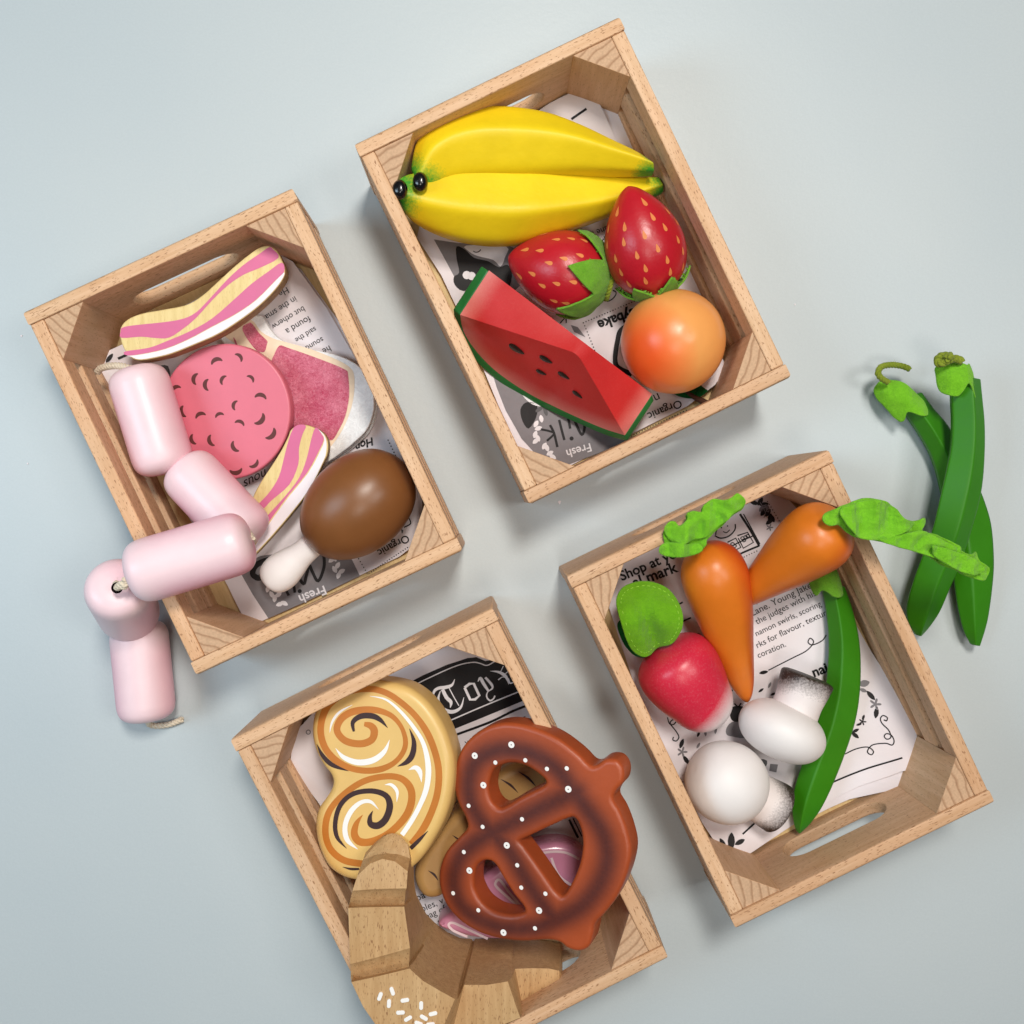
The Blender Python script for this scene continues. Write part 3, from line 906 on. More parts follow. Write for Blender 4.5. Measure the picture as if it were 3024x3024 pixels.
def banana(name, tops, bots, zs, hs, label, tipxy, tipz, tipr, normals):
    st = [(P(K5, *a, z), P(K5, *b, z), h) for a, b, z, h in zip(tops, bots, zs, hs)]
    e0 = (st[0][0] + st[0][1]) / 2; e1 = (st[-1][0] + st[-1][1]) / 2
    mid = (st[len(st) // 2][0] + st[len(st) // 2][1]) / 2
    r = empty(name, (mid.x, mid.y, FZ), label, 'banana', 'yellow wooden bananas')
    def fac(c):
        d = min((c - e0).length / 0.0125, (c - e1).length / 0.0085)
        return max(0, 1.02 - d * 0.72)
    obj('body', loft(st, normals, p=13, seg=80, n=8, endcap=0.25), M['banana'], r, fac=fac)
    for (tx, ty), tz, tr in zip(tipxy, tipz, tipr):
        c = P(K5, tx, ty, tz)
        obj('tip', lathe([(0, 0), (0.06, .62), (0.25, .9), (0.5, 1), (0.75, .9), (0.94, .62), (1, 0)] and [(t, q * tr) for t, q in [(0, 0), (0.06, .55), (0.25, .88), (0.5, 1), (0.75, .88), (0.94, .55), (1, 0)]],
                         c - Vector((-tr * .2, 0, tr * 1.1)), c + Vector((-tr * .2, 0, tr * .8)), 24, up=(0, 1, 0), flat=1.25), M['black'], r)
    return r

banana('banana',
       [(150, 470), (140, 420), (180, 260), (280, 150), (430, 80), (600, 50), (800, 58), (1000, 92), (1200, 165), (1400, 255), (1560, 330), (1640, 382)],
       [(230, 560), (300, 556), (370, 540), (450, 522), (540, 514), (660, 508), (830, 500), (1000, 488), (1200, 474), (1400, 466), (1560, 464), (1664, 462)],
       [.044, .043, .040, .038, .037, .036, .036, .037, .039, .041, .043, .044], [.010, .012, .017, .019, .020, .0205, .020, .019, .017, .013, .010, .008],
       'upper yellow banana lying against the slotted end board', [(195, 507)], [.0565], [.0037], POLY(-52, -110, -160, 178, 126, 58, 6))
banana('banana',
       [(62, 520), (130, 490), (240, 478), (380, 470), (560, 465), (760, 470), (960, 486), (1160, 502), (1360, 508), (1560, 503), (1690, 496)],
       [(60, 620), (90, 690), (160, 765), (290, 835), (460, 888), (660, 912), (840, 898), (1020, 852), (1220, 790), (1450, 702), (1726, 582)],
       [.046, .043, .039, .035, .031, .028, .027, .026, .026, .027, .029], [.010, .011, .014, .017, .019, .020, .020, .018, .015, .011, .007],
       'lower yellow banana touching both strawberries', [(66, 556)], [.0590], [.0037], POLY(-45, -95, -150, 180, 104, 40, -4))

M['berry'] = paint('strawberry_red', (182, 24, 38), rough=0.33, mott=0.12, bmp=0.3, coat=0.0, bscale=500)
M['seed'] = plain('seed_ochre', (218, 128, 70), 0.5)
M['leaf'] = felt('green_felt', (92, 150, 34), (128, 186, 56), 900)
M['leafl'] = felt('light_green_felt', (100, 170, 28), (136, 206, 50), 900)
M['leafd'] = felt('dark_green_felt', (8, 62, 26), (22, 98, 44), 600)
M['cord_g'] = felt('green_cord', (98, 116, 24), (150, 162, 60), 900, 0.5)

def strawberry(p0, p1, R, label, seeds, phase, lobes=6, toph=0.0, cord=True, valley=0.9, peak=0.62):
    c = (p0 + p1) / 2
    r = empty('strawberry', (c.x, c.y, FZ), label, 'strawberry', 'red wooden strawberries')
    prof = [(0, 0), (0.012, .10 * R), (0.05, .26 * R), (0.14, .50 * R), (0.27, .75 * R), (0.42, .93 * R), (0.57, 1.0 * R), (0.72, .95 * R), (0.85, .78 * R), (0.94, .5 * R), (0.985, .22 * R), (1, 0)]
    obj('body', lathe(prof, p0, p1, 56, 6), M['berry'], r)
    Rf = prof_r(prof); x, y, a = frame(p1 - p0); L = (p1 - p0).length
    def surf(t, th, off):
        rr = Rf(t); dr = (Rf(min(1, t + .01)) - Rf(max(0, t - .01))) / (.02 * L)
        n = (x * math.cos(th) + y * math.sin(th) - a * dr).normalized()
        return p0.lerp(p1, t) + (x * math.cos(th) + y * math.sin(th)) * rr + n * off, n
    bm = bmesh.new()
    for row in range(6):
        t = 0.16 + row * 0.125; cnt = [5, 8, 10, 11, 11, 10][row]
        for j in range(cnt):
            th = 2 * pi * (j + 0.5 * (row % 2)) / cnt + row * 0.2 + random.uniform(-.08, .08)
            tt = t + random.uniform(-.012, .012)
            vs = []
            for k in range(12):
                q = 2 * pi * k / 12; lx = math.cos(q) * 0.0021; wx = math.sin(q) * 0.0008 * (1.1 - 0.75 * (-math.cos(q)))
                rr = max(Rf(tt), .003)
                p, _ = surf(tt + lx / L, th + wx / rr, 0.00012); vs.append(bm.verts.new(p))
            bm.faces.new(vs)
    obj('seed_marks', bm, M['seed'], r, nofix=False)
    # felt cap
    bm = bmesh.new(); nth = 144; nt = 14; grid = []
    for j in range(nth):
        th = 2 * pi * j / nth; u = ((j / nth * lobes + phase) % 1.0); saw = abs(2 * u - 1)
        tmin = valley - (valley - peak) * (saw ** 1.15)
        col = []
        for i in range(nt + 1):
            t = 0.995 + (tmin - 0.995) * i / nt
            off = 0.0009 + 0.0004 * noise.noise(Vector((th * 3, t * 20, 3))) + (0.0009 * (i / nt) ** 3)
            col.append(bm.verts.new(surf(t, th, off)[0]))
        grid.append(col)
    for j in range(nth):
        for i in range(nt):
            f = bm.faces.new((grid[j][i], grid[(j + 1) % nth][i], grid[(j + 1) % nth][i + 1], grid[j][i + 1])); f.smooth = True
    bm.faces.new([g[0] for g in grid])
    fuzz(bm, 500, 0.0010, width=0.00003)
    o = obj('leaf_cap', bm, M['leaf'], r)
    m_ = o.modifiers.new("thick", 'SOLIDIFY'); m_.thickness = 0.0009; m_.offset = 1
    if cord:
        pts = [surf(0.97, th, 0.0026)[0] for th in (1.2, 1.9, 2.7, 3.4)]
        pts = [p1 + a * 0.001 + (x * math.cos(th) + y * math.sin(th)) * 0.0075 for th in (-0.2, 0.5, 1.2, 1.9, 2.6, 3.2)]
        obj('cord', rope(pts, 0.0013), M['cord_g'], r)
    return r
strawberry(P(K5, 752, 985, .027), P(K5, 1388, 1160, .029), .0208, 'plump strawberry lying on its side between banana and watermelon', 0, 0.42, 6, valley=.86, peak=.58)
strawberry(P(K5, 1512, 536, .052), P(K5, 1700, 1232, .034), .0200, 'pointed strawberry standing between lower banana and peach', 0, 0.75, 6, cord=False, valley=.93, peak=.80)

# peach
M['peach'] = paint('peach_paint', (232, 158, 86), (234, 90, 34), rough=0.33, lo=0.0, hi=1.0, mott=0.05, bmp=0.08, speckle=0.15)
pc = P(K6, 1425, 693, .0345)
r = empty('peach', (pc.x, pc.y, FZ), 'round orange peach with red blush in the crate corner', 'peach')
bl = (P(K6, 1215, 790, .05) - pc).normalized()
R_ = .0262
obj('body', lathe([(0, 0), (.01, .2 * R_), (.06, .48 * R_), (.15, .72 * R_), (.3, .92 * R_), (.5, R_), (.7, .92 * R_), (.85, .72 * R_), (.94, .48 * R_), (.99, .2 * R_), (1, 0)], pc - Vector((.003, .0, .0262)), pc + Vector((.003, 0, .0255)), 72, 6), M['peach'], r,
    fac=lambda c: max(0, min(1, (( (c - pc).normalized().dot(bl)) - 0.36) / 0.6)))
pl = Plane((0, 0, .0125), (0, 0, 1))
lf = cr([tuple(pl.hit(K6, *p)) for p in [(1430, 985), (1500, 1015), (1580, 1008), (1650, 950), (1690, 880), (1660, 820), (1560, 860), (1480, 930)]], 5)
bm = slab_bm([lf], .0012, .0003, 2, .002); fuzz(bm, 150, .001)
obj('leaf', bm, M['leafd'], r, plane=pl)
M['twig'] = paint('brown_twig', (72, 38, 20), rough=0.8, mott=0.4, bmp=0.8)
bm = bmesh.new(); tube(bm, [P(K6, 1500, 980, .012), P(K6, 1550, 1012, .012), P(K6, 1600, 1035, .011), P(K6, 1610, 1045, .010)], lambda t: .0011 + .0009 * t, 7)
obj('stem', bm, M['twig'], r)

# watermelon
M['flesh'] = paint('melon_flesh', (190, 38, 38), (212, 124, 116), rough=0.38, speckle=0.35, sscale=1300, lo=0.0, hi=1.0, mott=0.05, bmp=0.12)
M['rind'] = paint('melon_rind', (28, 106, 48), rough=0.4, mott=0.1)
Fa_px = [(210, 540), (232, 640), (300, 745), (395, 845), (500, 925), (620, 1000), (760, 1070), (900, 1135), (1030, 1190), (1150, 1228)]
Fz = [.036, .024, .017, .0135, .0125, .0125, .014, .018, .025, .034]
Fo_px = [(168, 508), (190, 640), (262, 765), (365, 872), (480, 960), (610, 1035), (755, 1108), (900, 1170), (1045, 1232), (1165, 1264)]
Foz = [.033, .021, .013, .0095, .0085, .0085, .010, .014, .022, .031]
T = Vector((.0, .0, .0))
Bpx = lambda p, s: (p[0] + 165, p[1] - 255) if s < 0.5 else (p[0] + 162, p[1] - 246)
n_ = len(Fa_px)
Fa = [P(K6, *p, z) for p, z in zip(Fa_px, Fz)]
Fo = [P(K6, *p, z) for p, z in zip(Fo_px, Foz)]
Tv = P(K6, 375, 287, .040) - Fa[0]
Ba = [p + Vector((Tv.x, Tv.y, Tv.z if i in (0,) else Tv.z * (1 - i / (n_ - 1)) - .004 * (i / (n_ - 1)) )) for i, p in enumerate(Fa)]
Bo = [b + (fo - fa) for b, fa, fo in zip(Ba, Fa, Fo)]
apF = P(K6, 880, 762, .0570); apB = P(K6, 935, 712, .0545)
def poly_at(a, b, c, s):
    # rounded two-segment path a-b-c
    k = 0.035
    if s < 0.62 - k: return a.lerp(b, s / 0.62)
    if s > 0.62 + k: return b.lerp(c, (s - 0.62) / 0.38)
    s0 = a.lerp(b, (0.62 - k) / 0.62); s1 = b.lerp(c, k / 0.38); t = (s - 0.62 + k) / (2 * k)
    return s0.lerp(b, t).lerp(b.lerp(s1, t), t)
NS = 54
fa_ = [Vector(p) for p in cr([tuple(v) for v in Fa], 6, False)]; ba_ = [Vector(p) for p in cr([tuple(v) for v in Ba], 6, False)]
fo_ = [Vector(p) for p in cr([tuple(v) for v in Fo], 6, False)]; bo_ = [Vector(p) for p in cr([tuple(v) for v in Bo], 6, False)]
m_ = len(fa_)
def strip(rows, closed_ends=True):
    bm = bmesh.new(); G = [[bm.verts.new(p) for p in row] for row in rows]
    for a, b in zip(G, G[1:]):
        L_ = len(a)
        for k in range(L_):
            try:
                f = bm.faces.new((a[k], a[(k + 1) % L_], b[(k + 1) % L_], b[k])); f.smooth = True
            except ValueError: pass
    bm.faces.new(G[0][::-1]); bm.faces.new(G[-1])
    return bm
rows = []
for i in range(m_):
    s = i / (m_ - 1); s_ = min(.9985, max(.0015, s))
    tf = poly_at(Fa[0], apF, Fa[-1], s_); tb = poly_at(Ba[0], apB, Ba[-1], s_)
    if i in (0, m_ - 1):
        tf = tf.lerp(fa_[i], .5); tb = tb.lerp(ba_[i], .5)
    row = [fa_[i].lerp(tf, k / 8) for k in range(8)] + [tf.lerp(tb, k / 4) for k in range(4)] + [tb.lerp(ba_[i], k / 4) for k in range(4)] + [ba_[i].lerp(fa_[i], k / 4) for k in range(4)]
    rows.append(row)
wm = empty('watermelon_slice', (apF.x, apF.y, FZ), 'red watermelon slice with green rind and painted black seeds', 'watermelon')
def rind_d(c):
    return max(0, 1 - min((c - q).length for q in fa_ + [Fa[0].lerp(Ba[0], k / 6) for k in range(7)] + [Fa[-1].lerp(Ba[-1], k / 6) for k in range(7)]) / .011) ** 1.2
obj('flesh', strip(rows), M['flesh'], wm, fac=rind_d, sharp=38, bevel=0.0009)
rows = []
for i in range(m_):
    rows.append([fa_[i], fo_[i], fo_[i].lerp(bo_[i], .33), fo_[i].lerp(bo_[i], .66), bo_[i], ba_[i], ba_[i].lerp(fa_[i], .33), ba_[i].lerp(fa_[i], .66)])
obj('rind', strip(rows), M['rind'], wm, sharp=38, bevel=0.0009)
# seeds painted on the front face: find the point on each ruled strip nearest the pixel
def on_face(k, x, y):
    u, v = k(x, y); d = ray(u, v); best = None
    for i in range(m_ - 1):
        for j in range(0, 40):
            s = (i + .5) / (m_ - 1); tf = poly_at(Fa[0], apF, Fa[-1], s); q = ((fa_[i] + fa_[i + 1]) / 2).lerp(tf, j / 40)
            w = q - CAMP; dist = (w - d * (w.dot(d) / d.dot(d))).length
            if best is None or dist < best[0]: best = (dist, q, i)
    q, i = best[1], best[2]
    s = (i + .5) / (m_ - 1); tf = poly_at(Fa[0], apF, Fa[-1], s); a = (tf - fa_[i]).normalized(); b = (fa_[i + 1] - fa_[i]).normalized()
    n = a.cross(b).normalized()
    if n.z < 0: n = -n
    return q, n
for x, y, a, l in ((533, 730, -25, 36), (692, 788, -22, 29), (680, 870, -8, 23), (808, 886, -38, 27), (874, 988, -48, 25)):
    q, n = on_face(K6, x, y)
    q2, _ = on_face(K6, x + 14 * math.cos(math.radians(a)), y - 14 * math.sin(math.radians(a)))
    ax = (P(K6, x + 10 * math.cos(math.radians(a)), y - 10 * math.sin(math.radians(a)), q.z) - P(K6, x, y, q.z)); ax = (ax - n * ax.dot(n)).normalized(); ay = n.cross(ax)
    bm = bmesh.new(); hl = l / 1.932 * .72 / 2912
    c = bm.verts.new(q + n * .0009)
    ring = []
    for k in range(16):
        th = 2 * pi * k / 16
        ring.append(bm.verts.new(q + ax * hl * math.cos(th) + ay * hl * .5 * math.sin(th) * (1 - .4 * math.cos(th)) + n * .00035))
    for k in range(16): bm.faces.new((c, ring[k], ring[(k + 1) % 16]))
    o = obj('seed', bm, M['black'], wm, smooth=True)

# ------------------------------------------------------------------ meat crate
M['baconwood'] = wood('bacon_bare_wood', 'Y', (228, 208, 150), (212, 188, 126), (190, 160, 104), 0.4, 0.5, 0.0)
M['plyedge'] = wood('ply_edge', 'X', (176, 148, 104), (140, 112, 76), (110, 86, 58), 0.4, 0.7, 0.0)
M['pinkstripe'] = paint('bacon_pink', (206, 98, 142), rough=0.45, mott=0.06)
M['whitepaint'] = paint('white_paint', (232, 222, 226), rough=0.45, mott=0.04)

def px_poly(pl, k, pts, sm=5):
    q = [tuple(pl.hit(k, *p)) for p in pts]
    return cr(q, sm) if sm else q

def decal(name, k, pl, pts, mat, parent, h=.00012, sm=4):
    bm = flat_bm([px_poly(pl, k, pts, sm)])
    for v in bm.verts: v.co.z = h
    return obj(name, bm, mat, parent, plane=pl)

bp = Plane(P(K7, 640, 500, .042), (0.05, -0.03, 1))
r = empty('bacon_rasher', P(K7, 640, 540, .030), 'long bacon rasher lying under the slotted end board', 'bacon', 'striped bacon rashers')
o = obj('body', slab_bm([px_poly(bp, K7, [(113, 650), (125, 605), (170, 560), (260, 525), (400, 500), (540, 470), (640, 410), (740, 320), (850, 220), (950, 140), (1005, 106), (1060, 98), (1110, 128), (1142, 185), (1163, 250), (1155, 300), (1100, 380), (1000, 480), (880, 572), (740, 660), (600, 722), (450, 782), (330, 812), (235, 824), (180, 802), (140, 750), (118, 690)], 5)], .0120, .0009, 3), M['baconwood'], r, plane=bp)
o.data.materials.append(M['plyedge'])
for f in o.data.polygons:
    if f.use_smooth and abs(f.normal.z) < .55: f.material_index = 1
decal('stripe', K7, bp, [(122, 640), (130, 618), (200, 603), (400, 582), (520, 560), (600, 520), (680, 440), (800, 310), (900, 220), (1000, 150), (1062, 108), (1085, 120), (1122, 175), (1000, 240), (900, 282), (800, 350), (700, 445), (600, 555), (520, 622), (430, 680), (350, 684), (250, 675), (126, 682)], M['pinkstripe'], r, sm=3)
decal('stripe', K7, bp, [(150, 768), (300, 745), (420, 700), (560, 640), (700, 560), (850, 430), (950, 340), (1060, 260), (1142, 205), (1158, 262), (1100, 320), (980, 440), (850, 530), (700, 610), (550, 690), (400, 752), (250, 785), (160, 793)], M['pinkstripe'], r, sm=3)
decal('stripe', K7, bp, [(166, 797), (250, 788), (400, 755), (550, 694), (700, 614), (850, 534), (980, 444), (1100, 324), (1156, 268), (1150, 300), (1096, 376), (996, 476), (876, 567), (738, 654), (598, 716), (448, 776), (330, 806), (237, 818), (190, 802)], M['whitepaint'], r, sm=3)

# chop
M['feltwhite'] = felt('white_felt', (206, 203, 203), (255, 255, 255), 260, 0.25, 0.1)
M['feltcream'] = plain('cream_fat', (238, 214, 186), 0.8)
M['feltred'] = felt('red_felt', (188, 66, 96), (236, 146, 166), 800, 1.0, 0.9, (0.38, 0.62))
cp = plane3(P(K7, 950, 600, .0165), P(K7, 1700, 1000, .0185), P(K7, 1300, 1480, .0155))
r = empty('chop', P(K7, 1300, 1000, .009), 'meat chop with red felt centre and white border half under the salami', 'chop')
chop_out = [(760, 700), (770, 620), (860, 560), (945, 545), (1000, 540), (1030, 562), (1065, 625), (1135, 692), (1250, 740), (1400, 768), (1540, 808), (1640, 870), (1700, 960), (1727, 1060), (1722, 1160), (1680, 1265), (1600, 1345), (1520, 1410), (1430, 1470), (1320, 1510), (1200, 1450), (1100, 1300), (1040, 1100), (960, 900), (850, 780)]
obj('board', slab_bm([px_poly(cp, K7, chop_out, 5)], .0045, .0007, 3, .003), M['feltwhite'], r, plane=cp)
cp2 = Plane(cp.o + Vector((0.0012, -0.0012, -.0060)), cp.n)
obj('backing', slab_bm([px_poly(cp2, K7, [(x + 18, y + 14) for x, y in chop_out], 5)], .002, .0006, 3), M['feltwhite'], r, plane=cp2)
decal('fat_line', K7, cp, [(780, 660), (880, 590), (952, 570), (1010, 640), (1080, 682), (1150, 704), (1320, 752), (1480, 815), (1572, 868), (1602, 930), (1594, 1080), (1545, 1230), (1472, 1348), (1400, 1400), (1250, 1350), (1150, 1250), (1080, 1050), (1040, 850), (940, 790), (850, 720)], M['feltcream'], r, .00015)
decal('red_meat', K7, cp, [(1128, 732), (1180, 745), (1300, 786), (1450, 842), (1545, 884), (1563, 915), (1570, 1050), (1545, 1180), (1500, 1275), (1462, 1330), (1400, 1320), (1250, 1300), (1120, 1150), (1090, 1000), (1072, 860), (1095, 790)], M['feltred'], r, .0004, 3)
decal('red_meat', K7, cp, [(893, 620), (930, 590), (955, 592), (1000, 652), (1050, 700), (1050, 720), (1036, 768), (1010, 772), (980, 758), (925, 690)], M['feltred'], r, .0004, 3)
decal('red_meat', K7, cp, [(836, 680), (848, 690), (862, 725), (868, 735), (850, 722)], M['feltred'], r, .0004, 2)

# salami
M['salami'] = paint('salami_pink', (216, 110, 128), rough=0.4, mott=0.05, bmp=0.06)
M['brownmark'] = plain('brown_marks', (96, 48, 46), 0.5)
sp = plane3(P(K7, 785, 720, .0300), P(K7, 1190, 1150, .0290), P(K7, 790, 1560, .0245))
r = empty('salami_slice', P(K7, 785, 1140, .018), 'round pink salami slice with brown crescent marks', 'salami')
cx_, cy_ = 785, 1150
circ = [(cx_ + 412 * math.cos(2 * pi * i / 24), cy_ + 432 * math.sin(2 * pi * i / 24)) for i in range(24)]
obj('disc', slab_bm([px_poly(sp, K7, circ, 4)], .0085, .0012, 4), M['salami'], r, plane=sp)
bm = bmesh.new()
for x, y, a, s_ in ((730, 835, -110, 1.3), (868, 808, -40, 1.1), (600, 943, 190, 1.3), (672, 980, 180, 1.3), (775, 950, -155, 1.1), (943, 943, -45, 1.0), (472, 1010, -120, 1.2), (1008, 1060, -80, 1.3), (850, 1110, -165, 1.1), (522, 1148, 165, 1.3), (628, 1178, -110, 1.2), (748, 1176, -110, 1.0), (875, 1226, -70, 1.1), (1000, 1195, 40, 1.5), (700, 1332, 160, 1.3), (850, 1370, 150, 1.3), (1070, 1288, 40, 1.5), (585, 1325, 160, 1.2), (852, 1520, 80, 1.4), (965, 1478, 50, 1.2)):
    a = math.radians(a); pts = []
    for k in range(9):
        t = -1.15 + 2.3 * k / 8; pts.append((x + 30 * s_ * (math.cos(a + t) - .55 * math.cos(a)), y + 30 * s_ * (math.sin(a + t) - .55 * math.sin(a))))
    stroke_bm(bm, [tuple(sp.hit(K7, *p)) for p in pts], [.0016 * s_ * math.cos(-1.4 + 2.8 * k / 8) ** .8 for k in range(9)], .00012)
obj('crescent_marks', bm, M['brownmark'], r, plane=sp)

# second rasher
bp = Plane(P(K0, 850, 1450, .0285), (0.03, -0.02, 1))
r = empty('bacon_rasher', P(K0, 850, 1450, .020), 'short bacon rasher between the salami and the brown drumstick', 'bacon', 'striped bacon rashers')
o = obj('body', slab_bm([px_poly(bp, K0, [(850, 1290), (858, 1270), (876, 1257), (900, 1254), (930, 1263), (957, 1281), (969, 1308), (967, 1340), (957, 1363), (917, 1442), (866, 1511), (798, 1590), (741, 1650), (715, 1668), (680, 1660), (672, 1630), (700, 1560), (735, 1500), (752, 1455), (775, 1415), (805, 1370), (830, 1330)], 5)], .0085, .0009, 3), M['baconwood'], r, plane=bp)
o.data.materials.append(M['plyedge'])
for f in o.data.polygons:
    if f.use_smooth and abs(f.normal.z) < .55: f.material_index = 1
C8 = lambda pts: [(200 + x / 1.7564, 1300 + y / 1.7564) for x, y in pts]
decal('stripe', K8, bp, [(1168, -58), (1200, -80), (1236, -74), (1218, -30), (1200, 40), (1196, 125), (1150, 230), (1060, 310), (1022, 350), (1000, 370), (960, 400), (940, 380), (998, 322), (1050, 265), (1095, 190), (1120, 100), (1140, 20)], M['pinkstripe'], r, sm=3)
decal('stripe', K8, bp, [(1286, -66), (1318, -30), (1328, 0), (1300, 62), (1242, 168), (1150, 280), (1062, 398), (1000, 490), (950, 570), (890, 640), (850, 630), (930, 520), (1030, 398), (1128, 290), (1200, 195), (1238, 100), (1262, 0)], M['pinkstripe'], r, sm=3)
decal('stripe', K8, bp, [(1296, -60), (1328, -30), (1342, 10), (1340, 65), (1326, 108), (1256, 247), (1166, 367), (1046, 507), (950, 607), (905, 645), (896, 636), (955, 572), (1006, 492), (1068, 400), (1156, 282), (1248, 170), (1306, 64), (1332, 0), (1318, -34)], M['whitepaint'], r, sm=2)

# drumstick
M['brown'] = paint('drumstick_brown', (126, 78, 40), rough=0.36, mott=0.08, coat=0.0, bmp=0.08)
M['bone'] = paint('bone_white', (246, 243, 244), rough=0.5, mott=0.03, bmp=0.35, bscale=150)
a0 = P(K8, 1262, 548, .030); a1 = P(K8, 1748, 122, .034)
r = empty('drumstick', ((a0.x + a1.x) / 2, (a0.y + a1.y) / 2, FZ), 'brown chicken drumstick with a white bone end', 'drumstick')
R_ = .0243
obj('meat', lathe([(0, 0), (.012, .22 * R_), (.05, .46 * R_), (.14, .70 * R_), (.28, .90 * R_), (.45, 1.0 * R_), (.62, .99 * R_), (.78, .86 * R_), (.9, .64 * R_), (.97, .36 * R_), (.995, .14 * R_), (1, 0)], a0, a1, 64, 6), M['brown'], r)
b0 = P(K8, 1038, 742, .0185); b1 = P(K8, 1330, 490, .028)
obj('bone', lathe([(0, 0), (.01, .0040), (.05, .0075), (.14, .0094), (.28, .0098), (.45, .0083), (.6, .0068), (.8, .0064), (1, .0068)], b0, b1, 40, 6), M['bone'], r)

# sausages
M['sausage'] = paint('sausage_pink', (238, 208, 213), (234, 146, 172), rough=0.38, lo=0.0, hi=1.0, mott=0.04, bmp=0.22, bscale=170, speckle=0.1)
M['string'] = felt('cotton_string', (196, 176, 150), (240, 228, 208), 900, 0.5)
saus = [((452, 664, .040), (561, 1020, .040), .0158), ((606, 990, .036), (850, 1246, .044), .0158), ((430, 1364, .0775), (846, 1240, .0725), .0160), ((386, 1392, .070), (440, 1504, .018), .0163), ((462, 1516, .0165), (496, 1852, .0165), .0158)]
r = empty('sausage_string', P(K2, 480, 1400, 0.0), 'string of five pink sausages hanging over the crate edge onto the table', 'sausages')
ends = []
for (x0, y0, z0), (x1, y1, z1), R_ in saus:
    p0 = P(K2, x0, y0, z0); p1 = P(K2, x1, y1, z1); ends.append((p0, p1)); R_ *= .925
    prof = [(0, .0), (.003, .34), (.013, .58), (.038, .78), (.08, .92), (.14, .985), (.22, 1.0), (.5, 1.0), (.78, 1.0), (.86, .985), (.92, .92), (.962, .78), (.987, .58), (.997, .34), (1, 0)]
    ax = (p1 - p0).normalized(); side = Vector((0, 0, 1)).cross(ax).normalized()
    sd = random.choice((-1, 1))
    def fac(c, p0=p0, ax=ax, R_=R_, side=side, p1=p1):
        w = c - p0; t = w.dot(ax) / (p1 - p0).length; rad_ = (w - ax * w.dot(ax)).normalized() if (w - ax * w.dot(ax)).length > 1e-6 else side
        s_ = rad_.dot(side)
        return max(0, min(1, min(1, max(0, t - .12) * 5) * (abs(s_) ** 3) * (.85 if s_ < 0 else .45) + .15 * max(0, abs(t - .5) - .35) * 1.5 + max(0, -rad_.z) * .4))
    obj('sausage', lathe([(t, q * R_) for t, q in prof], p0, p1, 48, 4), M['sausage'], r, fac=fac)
up = Vector((0, 0, 1))
def rp(pts, rr=.0014): obj('cord', rope(pts, rr), M['string'], r)
rp([ends[0][0] + Vector((0, -.001, .001)), P(K2, 435, 668, .046), P(K2, 405, 660, .044), P(K2, 370, 660, .041), P(K2, 338, 668, .037), P(K2, 328, 680, .034)], .0016)
rp([ends[0][1], P(K2, 580, 1006, .042), P(K2, 596, 1002, .042), ends[1][0]])
rp([ends[1][1], P(K2, 842, 1232, .062), P(K2, 832, 1216, .066), ends[2][1]])
rp([ends[3][0] + Vector((0, 0, -.002)), P(K2, 392, 1404, .078), P(K2, 410, 1392, .083), P(K2, 430, 1385, .083), P(K2, 445, 1378, .078)], .0017)
rp([P(K2, 400, 1398, .081), P(K2, 418, 1400, .084), P(K2, 428, 1378, .084), P(K2, 412, 1380, .085)], .0013)
rp([ends[4][1] + Vector((0, .001, -.004)), P(K2, 500, 1862, .005), P(K2, 530, 1868, .003), P(K2, 570, 1862, .0025), P(K2, 612, 1846, .0025)], .0015)
hp = P(K2, 392, 1405, .0792)
bm = lathe([(0, 0), (.2, .0020), (.5, .0026), (.8, .0020), (1, 0)], hp - Vector((0, 0, .0022)), hp + Vector((0, 0, .0016)), 20)
M['hole'] = plain('dark_hole', (20, 12, 14), 0.9, 0.0)
obj('cord_hole', bm, M['hole'], r)

# ------------------------------------------------------------------ pastry crate
def brush(name, k, pl, pts, w, mat, parent, h, taper=False, n=6):
    q = [tuple(pl.hit(k, *p)) for p in pts]; sc = .1655e-3 / 2.4154 if k is K9 else 1
    ww = [x * sc * 1.22 for x in w] if isinstance(w, (list, tuple)) else w * sc
    bm = bmesh.new(); stroke_bm(bm, q, ww, h, taper, n)
    return obj(name, bm, mat, parent, plane=pl)

M['dough'] = paint('palmier_cream', (224, 184, 112), rough=0.36, mott=0.05, bmp=0.15, coat=0.0)
M['caramel'] = paint('caramel_stripe', (192, 114, 34), rough=0.42, mott=0.1)
M['choc'] = plain('chocolate_line', (62, 42, 42), 0.45)
M['icing'] = paint('white_icing', (240, 236, 232), rough=0.4, mott=0.03)
pp = Plane(P(K9, 650, 1000, .050), (-0.20, 0.04, 1))
r = empty('palmier', P(K9, 650, 1000, .020), 'cream heart shaped palmier biscuit with swirled caramel icing lines', 'palmier')
pout = [(560, 268), (700, 275), (840, 312), (950, 385), (1035, 480), (1100, 590), (1144, 700), (1174, 820), (1178, 940), (1166, 1060), (1140, 1180), (1095, 1300), (1030, 1420), (965, 1520), (890, 1600), (780, 1680), (620, 1715), (470, 1702), (370, 1672), (280, 1605), (222, 1500), (190, 1390), (184, 1280), (205, 1190), (255, 1115), (296, 1050), (308, 990), (288, 935), (238, 872), (190, 780), (163, 680), (163, 570), (188, 480), (238, 415), (330, 345), (440, 290)]
obj('body', slab_bm([px_poly(pp, K9, pout, 4)], .021, .0045, 6, None, .003), M['dough'], r, plane=pp)
CH_ = .00012
